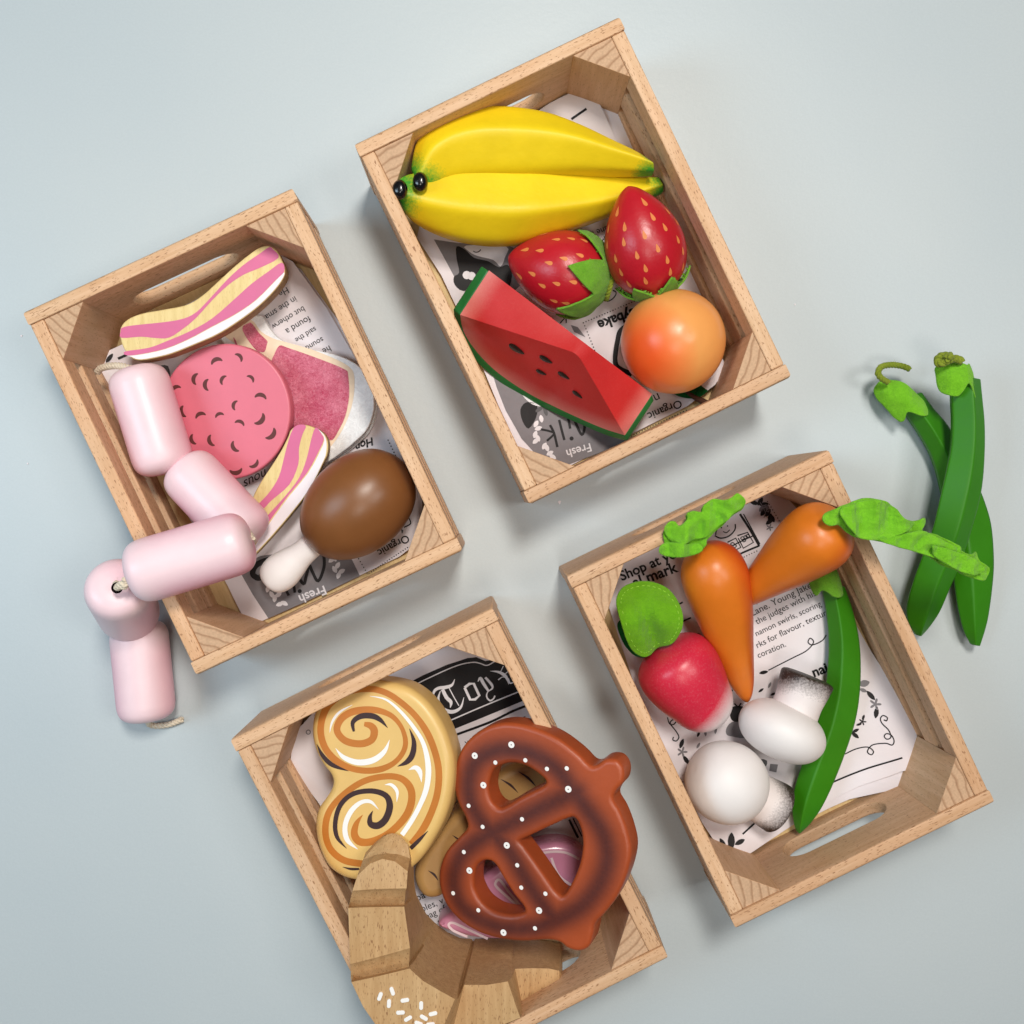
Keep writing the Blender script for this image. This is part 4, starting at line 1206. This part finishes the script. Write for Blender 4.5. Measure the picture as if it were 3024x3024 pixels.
brush('caramel_swirl', K9, pp, [(872, 1425), (960, 1330), (1030, 1190), (1070, 1050), (1076, 900), (1045, 760), (990, 630), (905, 510), (800, 415), (700, 352), (590, 325), (450, 340), (350, 388), (278, 460), (240, 560), (238, 660), (275, 760), (350, 840), (450, 890), (560, 908), (670, 895), (760, 850), (820, 780), (840, 700), (812, 600), (745, 520), (650, 480), (550, 474), (450, 492), (380, 540), (350, 610), (380, 670), (440, 706), (530, 715), (600, 685), (617, 625), (592, 588), (545, 575)],
      [20] + [40] * 6 + [36] * 5 + [42] * 6 + [36] * 3 + [30] * 3 + [26, 30, 36] + [42] * 8 + [46, 40, 25, 4], M['caramel'], r, CH_)
brush('caramel_swirl', K9, pp, [(560, 1575), (410, 1550), (315, 1480), (272, 1380), (275, 1260), (320, 1160), (420, 1060), (550, 980), (700, 948), (805, 962), (868, 1020), (885, 1100), (860, 1200), (795, 1290), (700, 1368), (590, 1415), (510, 1412), (475, 1360), (490, 1285), (535, 1222)], [40] * 5 + [36] * 4 + [38, 44, 44, 44, 42, 40, 42, 46, 44, 30, 2], M['caramel'], r, CH_)
for pts, w in (([(585, 375), (700, 400), (800, 480), (900, 600), (970, 720), (1003, 880), (990, 1030), (940, 1160), (880, 1270), (815, 1365)], [2, 12, 18, 22, 26, 34, 32, 28, 28, 28]),
               ([(300, 635), (318, 560), (370, 490), (462, 438)], [2, 14, 14, 2]), ([(342, 748), (400, 812), (500, 848), (610, 832), (690, 770), (727, 687)], [2, 26, 34, 34, 26, 2]),
               ([(862, 902), (910, 885), (942, 915), (955, 990)], [2, 26, 30, 2]), ([(693, 1008), (740, 1008), (780, 1055), (778, 1130)], [2, 18, 20, 2]),
               ([(648, 1183), (590, 1128), (520, 1135), (450, 1200), (410, 1300), (425, 1400), (500, 1467)], [2, 20, 24, 30, 30, 30, 3])):
    brush('icing_or_glint_line', K9, pp, pts, w, M['icing'], r, CH_ * 2)
for pts, w in (([(472, 628), (465, 562), (520, 520), (600, 517), (660, 545), (713, 602)], [14, 26, 32, 34, 26, 2]), ([(208, 718), (250, 800), (320, 867), (434, 910)], [2, 24, 26, 2]),
               ([(868, 607), (900, 700), (890, 790), (850, 845), (783, 877)], [2, 26, 34, 28, 2]),
               ([(420, 1462), (352, 1380), (340, 1270), (378, 1150), (468, 1072), (600, 1052), (700, 1085), (728, 1160), (700, 1250), (645, 1298), (592, 1288), (587, 1240), (607, 1193)], [2, 24, 28, 28, 28, 30, 34, 40, 40, 40, 36, 24, 2]),
               ([(876, 1462), (940, 1400), (1000, 1337)], [24, 20, 2]), ([(392, 1594), (450, 1608), (510, 1608)], [2, 14, 12])):
    brush('chocolate_line', K9, pp, pts, w, M['choc'], r, CH_ * 2)

# bread loaf and pink cake under the pretzel
M['loaf'] = paint('loaf_tan', (180, 138, 82), rough=0.45, mott=0.12)
lp = Plane(P(K3, 1090, 1000, .030))
r = empty('bread_loaf', P(K3, 1090, 1000, .009), 'tan bread loaf with dark slashes hidden beneath the pretzel', 'bread')
obj('body', slab_bm([px_poly(lp, K3, [(830, 1190), (870, 1080), (1000, 930), (1140, 790), (1240, 735), (1330, 740), (1370, 800), (1330, 900), (1190, 1020), (1050, 1150), (950, 1260), (870, 1270)], 5)], .020, .005, 5, None, .003), M['loaf'], r, plane=lp)
for a, b in (((885, 1160), (925, 1200)), ((1170, 800), (1240, 855)), ((1240, 770), (1310, 830)), ((980, 1020), (1040, 1080))):
    bm = bmesh.new(); q = [tuple(lp.hit(K3, *p)) for p in (a, ((a[0] + b[0]) / 2 + 4, (a[1] + b[1]) / 2 - 4), b)]
    stroke_bm(bm, q, [.0001, .0012, .0001], .00015); obj('slash', bm, M['choc'], r, plane=lp)
M['pinkicing'] = paint('pink_icing', (200, 132, 160), rough=0.28, mott=0.04, coat=0.3)
kp = Plane(P(K3, 1230, 1300, .0275))
r = empty('pink_cake', P(K3, 1230, 1300, .009), 'pink iced cake with pale zigzag icing seen through the pretzel holes', 'cake')
obj('body', slab_bm([px_poly(kp, K3, [(925, 1375), (990, 1315), (1090, 1200), (1200, 1115), (1330, 1062), (1440, 1062), (1520, 1120), (1540, 1210), (1500, 1310), (1400, 1400), (1280, 1436), (1130, 1436), (1040, 1425), (960, 1402)], 5)], .018, .004, 5, None, .003), M['pinkicing'], r, plane=kp)
M['paleicing_glint'] = paint('pale_icing_and_glint', (222, 196, 202), rough=0.4, mott=0.03)
for pts in ([(1120, 1428), (1050, 1395), (985, 1366), (966, 1374), (985, 1396), (1040, 1420)], [(1250, 1300), (1200, 1240), (1168, 1198), (1152, 1205), (1158, 1228), (1240, 1300)], [(1370, 1110), (1400, 1180), (1460, 1225), (1500, 1260)], [(1290, 1120), (1340, 1090), (1420, 1088), (1480, 1115)]):  # last stroke paints the highlight arc near the cake's edge; the others are icing
    bm = bmesh.new(); stroke_bm(bm, [tuple(kp.hit(K3, *p)) for p in pts], .0013, .0002); obj('icing_or_glint_line', bm, M['paleicing_glint'], r, plane=kp)

# pretzel
M['pretzel'] = paint('pretzel_brown', (168, 74, 34), (82, 34, 26), rough=0.42, speckle=0.12, sscale=900, mott=0.06, bmp=0.15, coat=0.0)
zp = plane3(P(K3, 930, 1150, .0450), P(K3, 1680, 1000, .0840), P(K3, 1100, 620, .0560))
r = empty('pretzel', P(K3, 1290, 1030, .050), 'tilted brown pretzel dotted with white salt', 'pretzel')
pz = [(985, 840), (985, 770), (1010, 690), (1060, 630), (1130, 590), (1210, 580), (1300, 600), (1390, 640), (1470, 700), (1515, 745), (1545, 748), (1580, 725), (1625, 728), (1652, 765), (1650, 815), (1622, 850), (1612, 885), (1640, 935), (1668, 1010), (1683, 1090), (1665, 1180), (1625, 1270), (1575, 1335), (1540, 1375), (1532, 1415), (1515, 1465), (1475, 1482), (1432, 1470), (1400, 1447), (1350, 1438), (1250, 1443), (1150, 1430), (1070, 1402), (1000, 1355), (948, 1290), (925, 1215), (928, 1150), (955, 1085), (1005, 1030), (1035, 995), (1028, 955), (1000, 900)]
h1 = [(1140, 768), (1180, 745), (1225, 740), (1275, 755), (1325, 790), (1345, 815), (1325, 835), (1250, 872), (1190, 908), (1160, 915), (1130, 885), (1120, 830)]
h2 = [(1243, 1047), (1275, 1030), (1360, 990), (1435, 957), (1462, 960), (1482, 1000), (1490, 1060), (1480, 1130), (1458, 1190), (1430, 1243), (1408, 1262), (1382, 1243), (1345, 1190), (1300, 1125), (1258, 1068)]
h3 = [(1062, 1195), (1072, 1150), (1098, 1126), (1128, 1126), (1150, 1145), (1180, 1197), (1220, 1258), (1260, 1310), (1252, 1330), (1205, 1337), (1145, 1325), (1095, 1290), (1067, 1240)]
Z = lambda pts: [tuple(zp.hit(K3, *p)) for p in pts]
bands = [cr(Z(q), 5, False) for q in ([(1110, 990), (1055, 900), (1045, 800), (1085, 720), (1180, 685), (1290, 700), (1390, 760), (1450, 840), (1510, 920), (1570, 1010), (1590, 1110), (1560, 1210), (1490, 1300), (1400, 1350), (1300, 1385), (1180, 1385), (1080, 1350), (1010, 1290), (985, 1200), (1010, 1110), (1070, 1050), (1150, 1005)],
                                       [(1150, 1005), (1250, 955), (1350, 905), (1470, 850)], [(1110, 985), (1200, 1080), (1260, 1180), (1310, 1260), (1370, 1340)])]
bpts = [p for b in bands for p in b]
bm = slab_bm([cr(Z(pz), 4), cr(Z(h1), 4), cr(Z(h2), 3), cr(Z(h3), 4)], .0150, .0024, 5, .0022)
fv = []
def pfac(w):
    q = w - zp.o; x, y, z = q.dot(zp.x), q.dot(zp.y), q.dot(zp.n)
    if z < -.003: return 0.0
    d = min((x - a) ** 2 + (y - b) ** 2 for a, b in bpts) ** .5
    return math.exp(-(d / .0066) ** 2) * 1.0
obj('body', bm, M['pretzel'], r, plane=zp, fac=pfac)
for i, (x, y) in enumerate([(1213, 665), (1069, 708), (1103, 824), (1437, 840), (1195, 1061), (1048, 1160), (1322, 1317), (1182, 1404), (1150, 735), (1268, 726), (1353, 760), (1431, 758), (1045, 905), (1100, 988), (1255, 958), (1026, 1087), (1236, 1139), (1252, 1227), (984, 1249), (1347, 1251), (1083, 1316), (1306, 1387)]):
    c = zp.hit(K3, x, y); rr = .00158 if i < 8 else .00105
    bm = flat_bm([[(c.x + rr * math.cos(j * pi / 9), c.y + rr * math.sin(j * pi / 9)) for j in range(18)]])
    for v in bm.verts: v.co.z = .00015
    d = obj('salt_dot', bm, M['icing'], r, plane=zp)
    if i < 8:
        bm = flat_bm([[(c.x + .0003 * math.cos(j * pi / 6), c.y + .0003 * math.sin(j * pi / 6)) for j in range(12)]])
        for v in bm.verts: v.co.z = .0003
        obj('dot_centre', bm, M['choc'], r, plane=zp)

# croissant
M['crois'] = wood('croissant_beech', 'Y', (198, 163, 118), (178, 141, 97), (134, 95, 62), .8, 0.5, 0.0)
X = [  # IT, OT, ztop, IB, OB zbottom, bow
    ((505, 150), (395, 150), .0545, (510, 160), .050, (0, -22)),
    ((548, 200), (330, 215), .0575, (556, 212), .048, (0, -30)),
    ((560, 290), (262, 300), .0610, (578, 285), .046, (0, -40)),
    ((545, 372), (226, 400), .0700, (583, 360), .044, (0, -95)),
    ((538, 480), (195, 495), .0718, (586, 425), .042, (0, -6)),
    ((532, 500), (190, 515), .0695, (588, 450), .040, (0, -6)),
    ((524, 582), (172, 590), .0655, (596, 505), .036, (0, -4)),
    ((523, 596), (168, 604), .0735, (600, 520), .034, (0, -4)),
    ((560, 858), (180, 960), .0725, (662, 640), .024, (0, 0)),
    ((558, 885), (184, 985), .0702, (676, 655), .022, (0, 0)),
    ((552, 975), (184, 1058), .0672, (720, 700), .018, (0, 0)),
    ((556, 988), (188, 1074), .0752, (735, 712), .016, (0, 0)),
    ((640, 1065), (262, 1230), .0750, (800, 758), .010, (0, 0)),
    ((750, 1130), (380, 1400), .0755, (880, 795), .009, (0, 0)),
    ((845, 1182), (700, 1520), .0750, (950, 800), .009, (0, 0)),
    ((862, 1185), (745, 1520), .0700, (960, 815), .009, (0, 0)),
    ((903, 1092), (800, 1490), .0640, (975, 800), .009, (0, 0)),
    ((1050, 1092), (1020, 1400), .0640, (1060, 798), .009, (0, 0)),
    ((1180, 1070), (1258, 1300), .0630, (1190, 798), .009, (0, 0)),
    ((1205, 1050), (1275, 1262), .0560, (1215, 798), .009, (0, 0)),
    ((1226, 990), (1276, 1245), .0460, (1232, 800), .009, (0, 0)),
    ((1330, 986), (1350, 1222), .0450, (1350, 806), .009, (0, 0)),
    ((1440, 988), (1452, 1165), .0440, (1450, 815), .009, (0, 0)),
    ((1505, 1002), (1510, 1105), .0430, (1512, 830), .010, (0, 0)),
    ((1526, 1030), (1524, 1062), .0400, (1527, 862), .012, (0, 0))]
rows = []
for it, ot, zt, ib, zb, bow in X:
    IT = P(K10, *it, zt); OT = P(K10, *ot, zt - .0006); IB = P(K10, *ib, zb)
    ob_z = max(zb, .0625 if (ot[1] > 600 and ot[0] < 760) or ot[1] > 1270 else (.030 if ot[0] > 760 else zb))
    OB = Vector((OT.x, OT.y, min(ob_z, zt - .002)))
    row = [IB, IB.lerp(IT, .5) + Vector((0, 0, 0)), IT]
    for k in (1, 2, 3):
        t = k / 4; q = IT.lerp(OT, t); w = 4 * t * (1 - t)
        bx = P(K10, 500 + bow[0] * w, 500 + bow[1] * w, zt) - P(K10, 500, 500, zt)
        row.append(q + bx + Vector((0, 0, .0004 * w)))
    row += [OT, OT.lerp(OB, .5), OB]
    rows.append(row)
bm = strip(rows)
for f in bm.faces: f.smooth = True
cc = P(K10, 700, 1200, .06)
r = empty('croissant', (cc.x, cc.y, .009), 'bare beech croissant with carved steps and white painted sprinkles', 'croissant')
obj('body', bm, M['crois'], r, sharp=24, bevel=0.0017)
tp = Plane(P(K10, 560, 1220, .0752))
for x, y, a in ((448, 1130, -72), (370, 1163, 68), (427, 1208, 85), (528, 1187, 8), (631, 1220, 88), (500, 1265, 2), (706, 1272, 12), (548, 1303, 30), (648, 1297, -32), (615, 1334, -20), (690, 1340, 5)):
    c = tp.hit(K10, x, y); a = math.radians(a)
    d = Vector((math.cos(a), math.sin(a))) * .0011
    pts = []
    for k in range(16):
        th = 2 * pi * k / 16; e = 1 if math.cos(th) >= 0 else -1
        pts.append((c.x + d.x * e + math.cos(th + a) * .00098, c.y + d.y * e + math.sin(th + a) * .00098))
    obj('sprinkle', slab_bm([pts], .0022, .0002, 2), M['icing'], r, plane=Plane(tp.o + Vector((0, 0, .0006))))

# ------------------------------------------------------------------ vegetable crate
M['carrot'] = paint('carrot_orange', (214, 114, 26), (190, 56, 20), rough=0.37, mott=0.08, bmp=0.2, speckle=0.1, coat=0.0)
def carrot(p0, p1, R, label, redside):
    c = (p0 + p1) / 2
    r = empty('carrot', (c.x, c.y, FZ), label, 'carrot', 'orange wooden carrots')
    ax = (p1 - p0).normalized()
    prof = [(0, 0), (.006, .22 * R), (.03, .52 * R), (.08, .80 * R), (.15, .96 * R), (.23, 1.0 * R), (.34, .94 * R), (.48, .81 * R), (.62, .65 * R), (.75, .51 * R), (.86, .38 * R), (.94, .24 * R), (.985, .10 * R), (1, 0)]
    rs = Vector(redside)
    obj('body', lathe(prof, p0, p1, 56, 6, wob=.03), M['carrot'], r, fac=lambda q: max(0, min(1, (q - p0 - ax * (q - p0).dot(ax)).normalized().dot(rs) * 1.4 - .55)) if (q - p0 - ax * (q - p0).dot(ax)).length > 1e-6 else 0)
    return r
def frill(name, k, pts, z, parent, mat, thick=.0013, seed=0, amp=.002, tilt=(0, 0, 1), fz=700, drape=None):
    pl = Plane(P(k, *pts[0], z), tilt)
    q = px_poly(pl, k, pts, 4)
    bm = slab_bm([q], thick, thick * .35, 2, .0016)
    for v in bm.verts:
        v.co.z += amp * 1.5 * noise.noise(Vector((v.co.x * 150, v.co.y * 60, seed))) + amp * .5 * noise.noise(Vector((v.co.x * 260, v.co.y * 260, seed + 5)))
    if drape:
        A, B = pl.hit(k, *drape[0]), pl.hit(k, *drape[1]); dd = (B - A).normalized()
        for v in bm.verts:
            w = Vector((v.co.x, v.co.y)) - A; v.co.z -= drape[2] * (w.x * dd.y - w.y * dd.x) ** 2 + max(0, -w.dot(dd)) ** 2 * 40
    fuzz(bm, fz, .0013, width=.00003)
    return obj(name, bm, mat, parent, plane=pl)
c1 = carrot(P(K11, 680, 412, .044), P(K11, 930, 1372, .0215), .0168, 'orange carrot standing beside the radish with short frilly top', (.95, .3, .1))
lf = [(408, 445), (432, 420), (424, 360), (450, 305), (490, 300), (515, 325), (560, 285), (560, 248), (600, 235), (648, 240), (660, 200), (720, 165), (780, 170), (830, 152), (862, 130), (892, 145), (916, 180), (900, 218), (850, 245), (800, 292), (740, 342), (690, 392), (682, 430), (640, 472), (580, 492), (500, 492), (440, 492), (402, 472)]
frill('leaf_top', K11, lf, .0640, c1, M['leafl'], .0016, 1, .003, (-.1, -.1, 1))
frill('leaf_top', K11, [(x + 6, y - 14) for x, y in lf[2:22]] + [(600, 400), (500, 430)], .0675, c1, M['leafl'], .0014, 4, .003, (-.15, -.1, 1))
frill('leaf_top', K11, [(402, 470), (410, 430), (470, 410), (560, 420), (650, 420), (660, 460), (600, 492), (500, 500), (440, 494)], .0690, c1, M['leafl'], .0014, 9, .0025)
c2 = carrot(P(K11, 1500, 262, .072), P(K11, 835, 792, .025), .0172, 'orange carrot resting on the crate rim with long leafy top', (.2, -.9, -.2))
l2 = [(1036, 352), (1060, 325), (1110, 300), (1180, 276), (1240, 280), (1300, 308), (1325, 345), (1375, 360), (1412, 348), (1420, 368), (1398, 395), (1460, 410), (1530, 450), (1572, 482), (1608, 474), (1620, 508), (1656, 532), (1652, 560), (1622, 580), (1560, 558), (1480, 522), (1400, 482), (1300, 448), (1220, 430), (1160, 420), (1130, 402), (1100, 376), (1062, 378)]
frill('leaf_top', K4, l2, .0860, c2, M['leafl'], .0018, 2, .003, (.08, .0, 1))
frill('leaf_top', K4, [(1100, 320), (1180, 285), (1240, 286), (1300, 312), (1330, 350), (1390, 365), (1340, 400), (1260, 430), (1180, 425), (1135, 395)], .0885, c2, M['leafl'], .0016, 6, .003, (.08, .05, 1))
frill('leaf_top', K4, [(1240, 425), (1340, 405), (1400, 395), (1460, 420), (1540, 462), (1600, 505), (1560, 530), (1500, 515), (1400, 480), (1300, 452)], .0875, c2, M['leafl'], .0015, 8, .003, (.08, .0, 1), 400)
frill('leaf_top', K4, [(1440, 450), (1520, 470), (1600, 500), (1640, 540), (1600, 560), (1540, 545), (1470, 505)], .0890, c2, M['leafl'], .0014, 12, .003, (.08, .0, 1), 300)

# radish
M['radish'] = paint('radish_red', (204, 36, 62), (228, 216, 216), rough=0.34, speckle=0.35, sscale=1100, mott=0.06, bmp=0.15, coat=0.0)
p0 = P(K11, 415, 1035, .033); p1 = P(K11, 752, 1500, .028); R_ = .0212
c = (p0 + p1) / 2
r = empty('radish', (c.x, c.y, FZ), 'red radish with white tip and cupped felt leaves', 'radish')
obj('body', lathe([(0, 0), (.006, .3 * R_), (.04, .62 * R_), (.11, .86 * R_), (.2, .97 * R_), (.33, 1.0 * R_), (.5, .94 * R_), (.66, .83 * R_), (.8, .73 * R_), (.91, .56 * R_), (.975, .34 * R_), (.996, .13 * R_), (1, 0)], p0, p1, 60, 6), M['radish'], r,
    fac=lambda q: max(0, min(1, ((q - p0).dot(p1 - p0) / (p1 - p0).length_squared + .22 * (q - c).normalized().dot(Vector((.8, .1, .1))) - .78) * 4.2)))
M['leafr'] = felt('radish_leaf_felt', (90, 150, 18), (122, 182, 36), 900)
pl = Plane(P(K11, 330, 870, .040))
q = px_poly(pl, K11, [(136, 790), (150, 715), (200, 668), (290, 643), (380, 652), (460, 695), (510, 780), (524, 880), (505, 955), (470, 1010), (405, 1045), (350, 1085), (295, 1095), (230, 1050), (180, 950)], 5)
bm = slab_bm([q], .0014, .0004, 2, .002)
cen = pl.hit(K11, 355, 950); c0 = pl.hit(K11, 330, 1090); ctop = pl.hit(K11, 320, 700)
for v in bm.verts:
    d = math.hypot(v.co.x - cen.x, v.co.y - cen.y) / .022
    fold = math.exp(-(((v.co.x - cen.x) * .9 + (v.co.y - cen.y) * .35) / .004) ** 2) * max(0, min(1, (ctop.y - v.co.y) / .02))
    v.co.z += .012 * math.exp(-((v.co.y - ctop.y + .012) / .016) ** 2) * (1 - d * .3) - .0065 * fold + .001 * noise.noise(Vector((v.co.x * 120, v.co.y * 120, 3))) - .006 * max(0, d - .75)
fuzz(bm, 500, .0011, width=.00003)
obj('leaf', bm, M['leafr'], r, plane=pl)
bm = bmesh.new()
inn = inset(q if area(q) > 0 else q[::-1], .0022)
def leafz(x, y):
    d = math.hypot(x - cen.x, y - cen.y) / .022
    fold = math.exp(-(((x - cen.x) * .9 + (y - cen.y) * .35) / .004) ** 2) * max(0, min(1, (ctop.y - y) / .02))
    return .012 * math.exp(-((y - ctop.y + .012) / .016) ** 2) * (1 - d * .3) - .0065 * fold + .001 * noise.noise(Vector((x * 120, y * 120, 3))) - .006 * max(0, d - .75)
for i in range(0, len(inn) - 1, 2):
    a, b = inn[i], inn[i + 1]
    if math.hypot(a[0] - b[0], a[1] - b[1]) < 1e-4: continue
    A = Vector((a[0], a[1], leafz(*a) + .0001)); B = Vector((b[0], b[1], leafz(*b) + .0001))
    B = A + (B - A).normalized() * min((B - A).length, .0014)
    tube(bm, [A, (A + B) / 2 + Vector((0, 0, .00018)), B], .00018, 5, 2)
M['thread'] = plain('green_thread', (160, 214, 70), 0.7)
obj('stitching', bm, M['thread'], r, plane=pl)
frill('leaf', K11, [(150, 900), (200, 860), (300, 900), (380, 1050), (330, 1100), (260, 1095), (200, 1040), (165, 970)], .0270, r, M['leafd'], .0012, 3, .001, (0, 0, 1), 100)

# mushrooms
M['cap'] = paint('mushroom_white', (230, 224, 222), rough=0.5, mott=0.03, bmp=0.16, bscale=200)
M['stemw'] = paint('mushroom_stem', (228, 218, 216), (48, 34, 28), rough=0.5, speckle=0.85, sscale=1100, lo=0.12, hi=0.95, mott=0.04, bmp=0.3)
def mushroom(cap0, cap1, R, s0, s1, rs, label, bend=.0):
    c = (cap0 + cap1) / 2
    r = empty('mushroom', (c.x, c.y, FZ), label, 'mushroom', 'white wooden mushrooms')
    obj('cap', lathe([(0, 0), (.006, .2 * R), (.05, .5 * R), (.15, .76 * R), (.3, .93 * R), (.48, 1.0 * R), (.66, .95 * R), (.82, .78 * R), (.93, .52 * R), (.985, .24 * R), (1, 0)], cap0, cap1, 60, 6), M['cap'], r)
    ax = (s1 - s0); L_ = ax.length; ax.normalize()
    side = ax.cross(Vector((0, 0, 1))).normalized()
    def fac(q):
        t = (q - s0).dot(ax) / L_; e = abs((q - s0).dot(side)) / rs[1]
        return max(0, min(1, (t - .45) * 1.75 + max(0, e - .5) * 1.0))
    bm = lathe([(0, rs[0]), (.3, rs[0] * .99), (.6, (rs[0] + rs[1]) / 2), (.88, rs[1]), (.95, rs[1] * .97), (.985, rs[1] * .88), (1.0, rs[1] * .74), (1.004, rs[1] * .5), (1.005, 0)], s0, s1, 56, 6)
    # fine rings so the airbrush has vertices to live on
    obj('stem', bm, M['stemw'], r, fac=fac)
mushroom(P(K12, 808, 720, .033), P(K12, 948, 385, .031), .0225, P(K12, 955, 440, .031), P(K12, 1046, 205, .031), (.0122, .0136), 'white mushroom lying across the pea pod with its grey stem pointing up the crate')
mushroom(P(K12, 318, 795, .036), P(K12, 742, 968, .026), .0208, P(K12, 655, 930, .0225), P(K12, 868, 1055, .0205), (.0124, .0134), 'white round mushroom lowest in the crate beside the slatted side wall')

# pea pods
M['pod'] = paint('pod_green', (50, 124, 4), rough=0.48, mott=0.08, bmp=0.12, coat=0.0, spec=0.35)
def pod(k, left, right, z, h, normals, label, cap_pts, capz, cap2=None, cord=None, group='green wooden pea pods', p=40, cr_=.0015, e=.15):
    if not isinstance(z, (list, tuple)): z = [z] * len(left)
    if not isinstance(h, (list, tuple)): h = [h] * len(left)
    st = [(P(k, *a, zz), P(k, *b, zz), hh) for a, b, zz, hh in zip(left, right, z, h)]
    mid = (st[len(st) // 2][0] + st[len(st) // 2][1]) / 2
    r = empty('pea_pod', (mid.x, mid.y, 0.0), label, 'pea pod', group)
    bm = loft(st, normals, p=p, seg=72, n=8, endcap=e)
    obj('pod', bm, M['pod'], r)
    ia, ib = (left[0][0] + right[0][0]) / 2, (left[0][1] + right[0][1]) / 2
    frill('felt_cap', k, cap_pts, capz, r, M['leafl'] if k is K13 else M['leaf'], .0013, 3, .0012, (0, 0, 1), 500, ((ia, ib), ((left[1][0] + right[1][0]) / 2, (left[1][1] + right[1][1]) / 2), 75))
    if cap2: frill('felt_cap', k, cap2, capz - .004, r, M['leafl'] if k is K13 else M['leaf'], .0013, 7, .0012, (0, 0, 1), 200)
    if cord:
        obj('stem', rope([P(k, x, y, zz) for x, y, zz in cord], cr_), M['cord_g'], r)
    return r
pod(K4, [(1025, 600), (1040, 700), (1047, 800), (1042, 900), (1028, 1000), (1000, 1110), (960, 1220), (925, 1320), (912, 1400), (922, 1470), (938, 1502)],
    [(1105, 600), (1138, 700), (1158, 800), (1163, 900), (1158, 1000), (1143, 1090), (1112, 1190), (1070, 1300), (1025, 1400), (985, 1465), (950, 1504)], .0165, [.0085] * 8 + [.0075, .005, .003], POLY(-90, -20, -160, 147, 72), 'single green pea pod inside the crate under the mushrooms',
    [(1000, 565), (1040, 540), (1090, 528), (1118, 618), (1108, 640), (1078, 640), (1052, 622), (1035, 618), (1020, 638), (1005, 610)], .0290)
pod(K13, [(200, 380), (268, 490), (330, 590), (390, 700), (430, 820), (455, 960), (480, 1120), (500, 1280), (520, 1430), (548, 1620), (590, 1760), (640, 1832)],
    [(330, 330), (405, 430), (475, 512), (540, 620), (600, 740), (655, 860), (705, 985), (742, 1120), (757, 1300), (755, 1450), (730, 1680), (692, 1842)], .0095, [.009] * 9 + [.008, .006, .003], POLY(-90, -20, -160, 147, 70), 'lower green pea pod on the table leaning left under the other pod',
    [(112, 310), (118, 270), (150, 238), (205, 240), (262, 262), (330, 318), (388, 368), (406, 420), (396, 456), (350, 464), (272, 440), (264, 488), (240, 490), (180, 425), (132, 362)], .0205, None,
    [(148, 262, .0195), (110, 240, .021), (88, 208, .022), (108, 170, .021), (165, 158, .019), (230, 165, .017), (276, 182, .016)])
pod(K13, [(520, 250), (518, 350), (523, 500), (515, 650), (490, 780), (455, 930), (405, 1140), (345, 1300), (290, 1450), (252, 1600), (262, 1700), (310, 1775)],
    [(690, 250), (702, 370), (714, 500), (716, 650), (706, 830), (684, 970), (635, 1150), (575, 1340), (510, 1490), (450, 1630), (395, 1720), (345, 1784)], [.030, .030, .0295, .029, .028, .027, .025, .021, .017, .013, .011, .010], [.009] * 10 + [.007, .0035], POLY(-90, -20, -160, 130, 52), 'upper green pea pod on the table crossing over the other pod',
    [(482, 200), (490, 150), (560, 122), (640, 150), (668, 142), (686, 200), (702, 290), (714, 350), (712, 390), (690, 350), (640, 268), (605, 315), (570, 346), (512, 325), (490, 280)], .0415, None,
    [(590, 135, .041), (545, 120, .042), (500, 135, .043), (460, 150, .042), (445, 130, .041), (470, 105, .042), (522, 105, .044), (500, 118, .046)], cr_=.0019)

# ------------------------------------------------------------------ crumbs
for (x, y), sz, lab in (((1653, 1484), .0014, 'tiny white paper scrap between the fruit and vegetable crates'), ((63, 992), .0008, 'tiny white speck by the upper left corner of the meat crate'), ((81, 1369), .0006, 'tiny white speck near the left photo edge'), ((2348, 899), .0006, 'tiny white speck right of the fruit crate')):
    c = P(K0, x, y, .0004); pts = [(sz * .4 * (1 + .5 * random.random()) * math.cos(a) * (1.6 if i % 2 else .8), sz * .8 * math.sin(a)) for i, a in enumerate([j * pi / 3.5 for j in range(7)])]
    bm = slab_bm([pts], .0003, .00005, 1)
    o = obj('paper_crumb', bm, M['whitepaint'], None, origin=Vector((0, 0, 0))); o.location = c
    tag(o, lab, 'crumb', 'specks on the table')
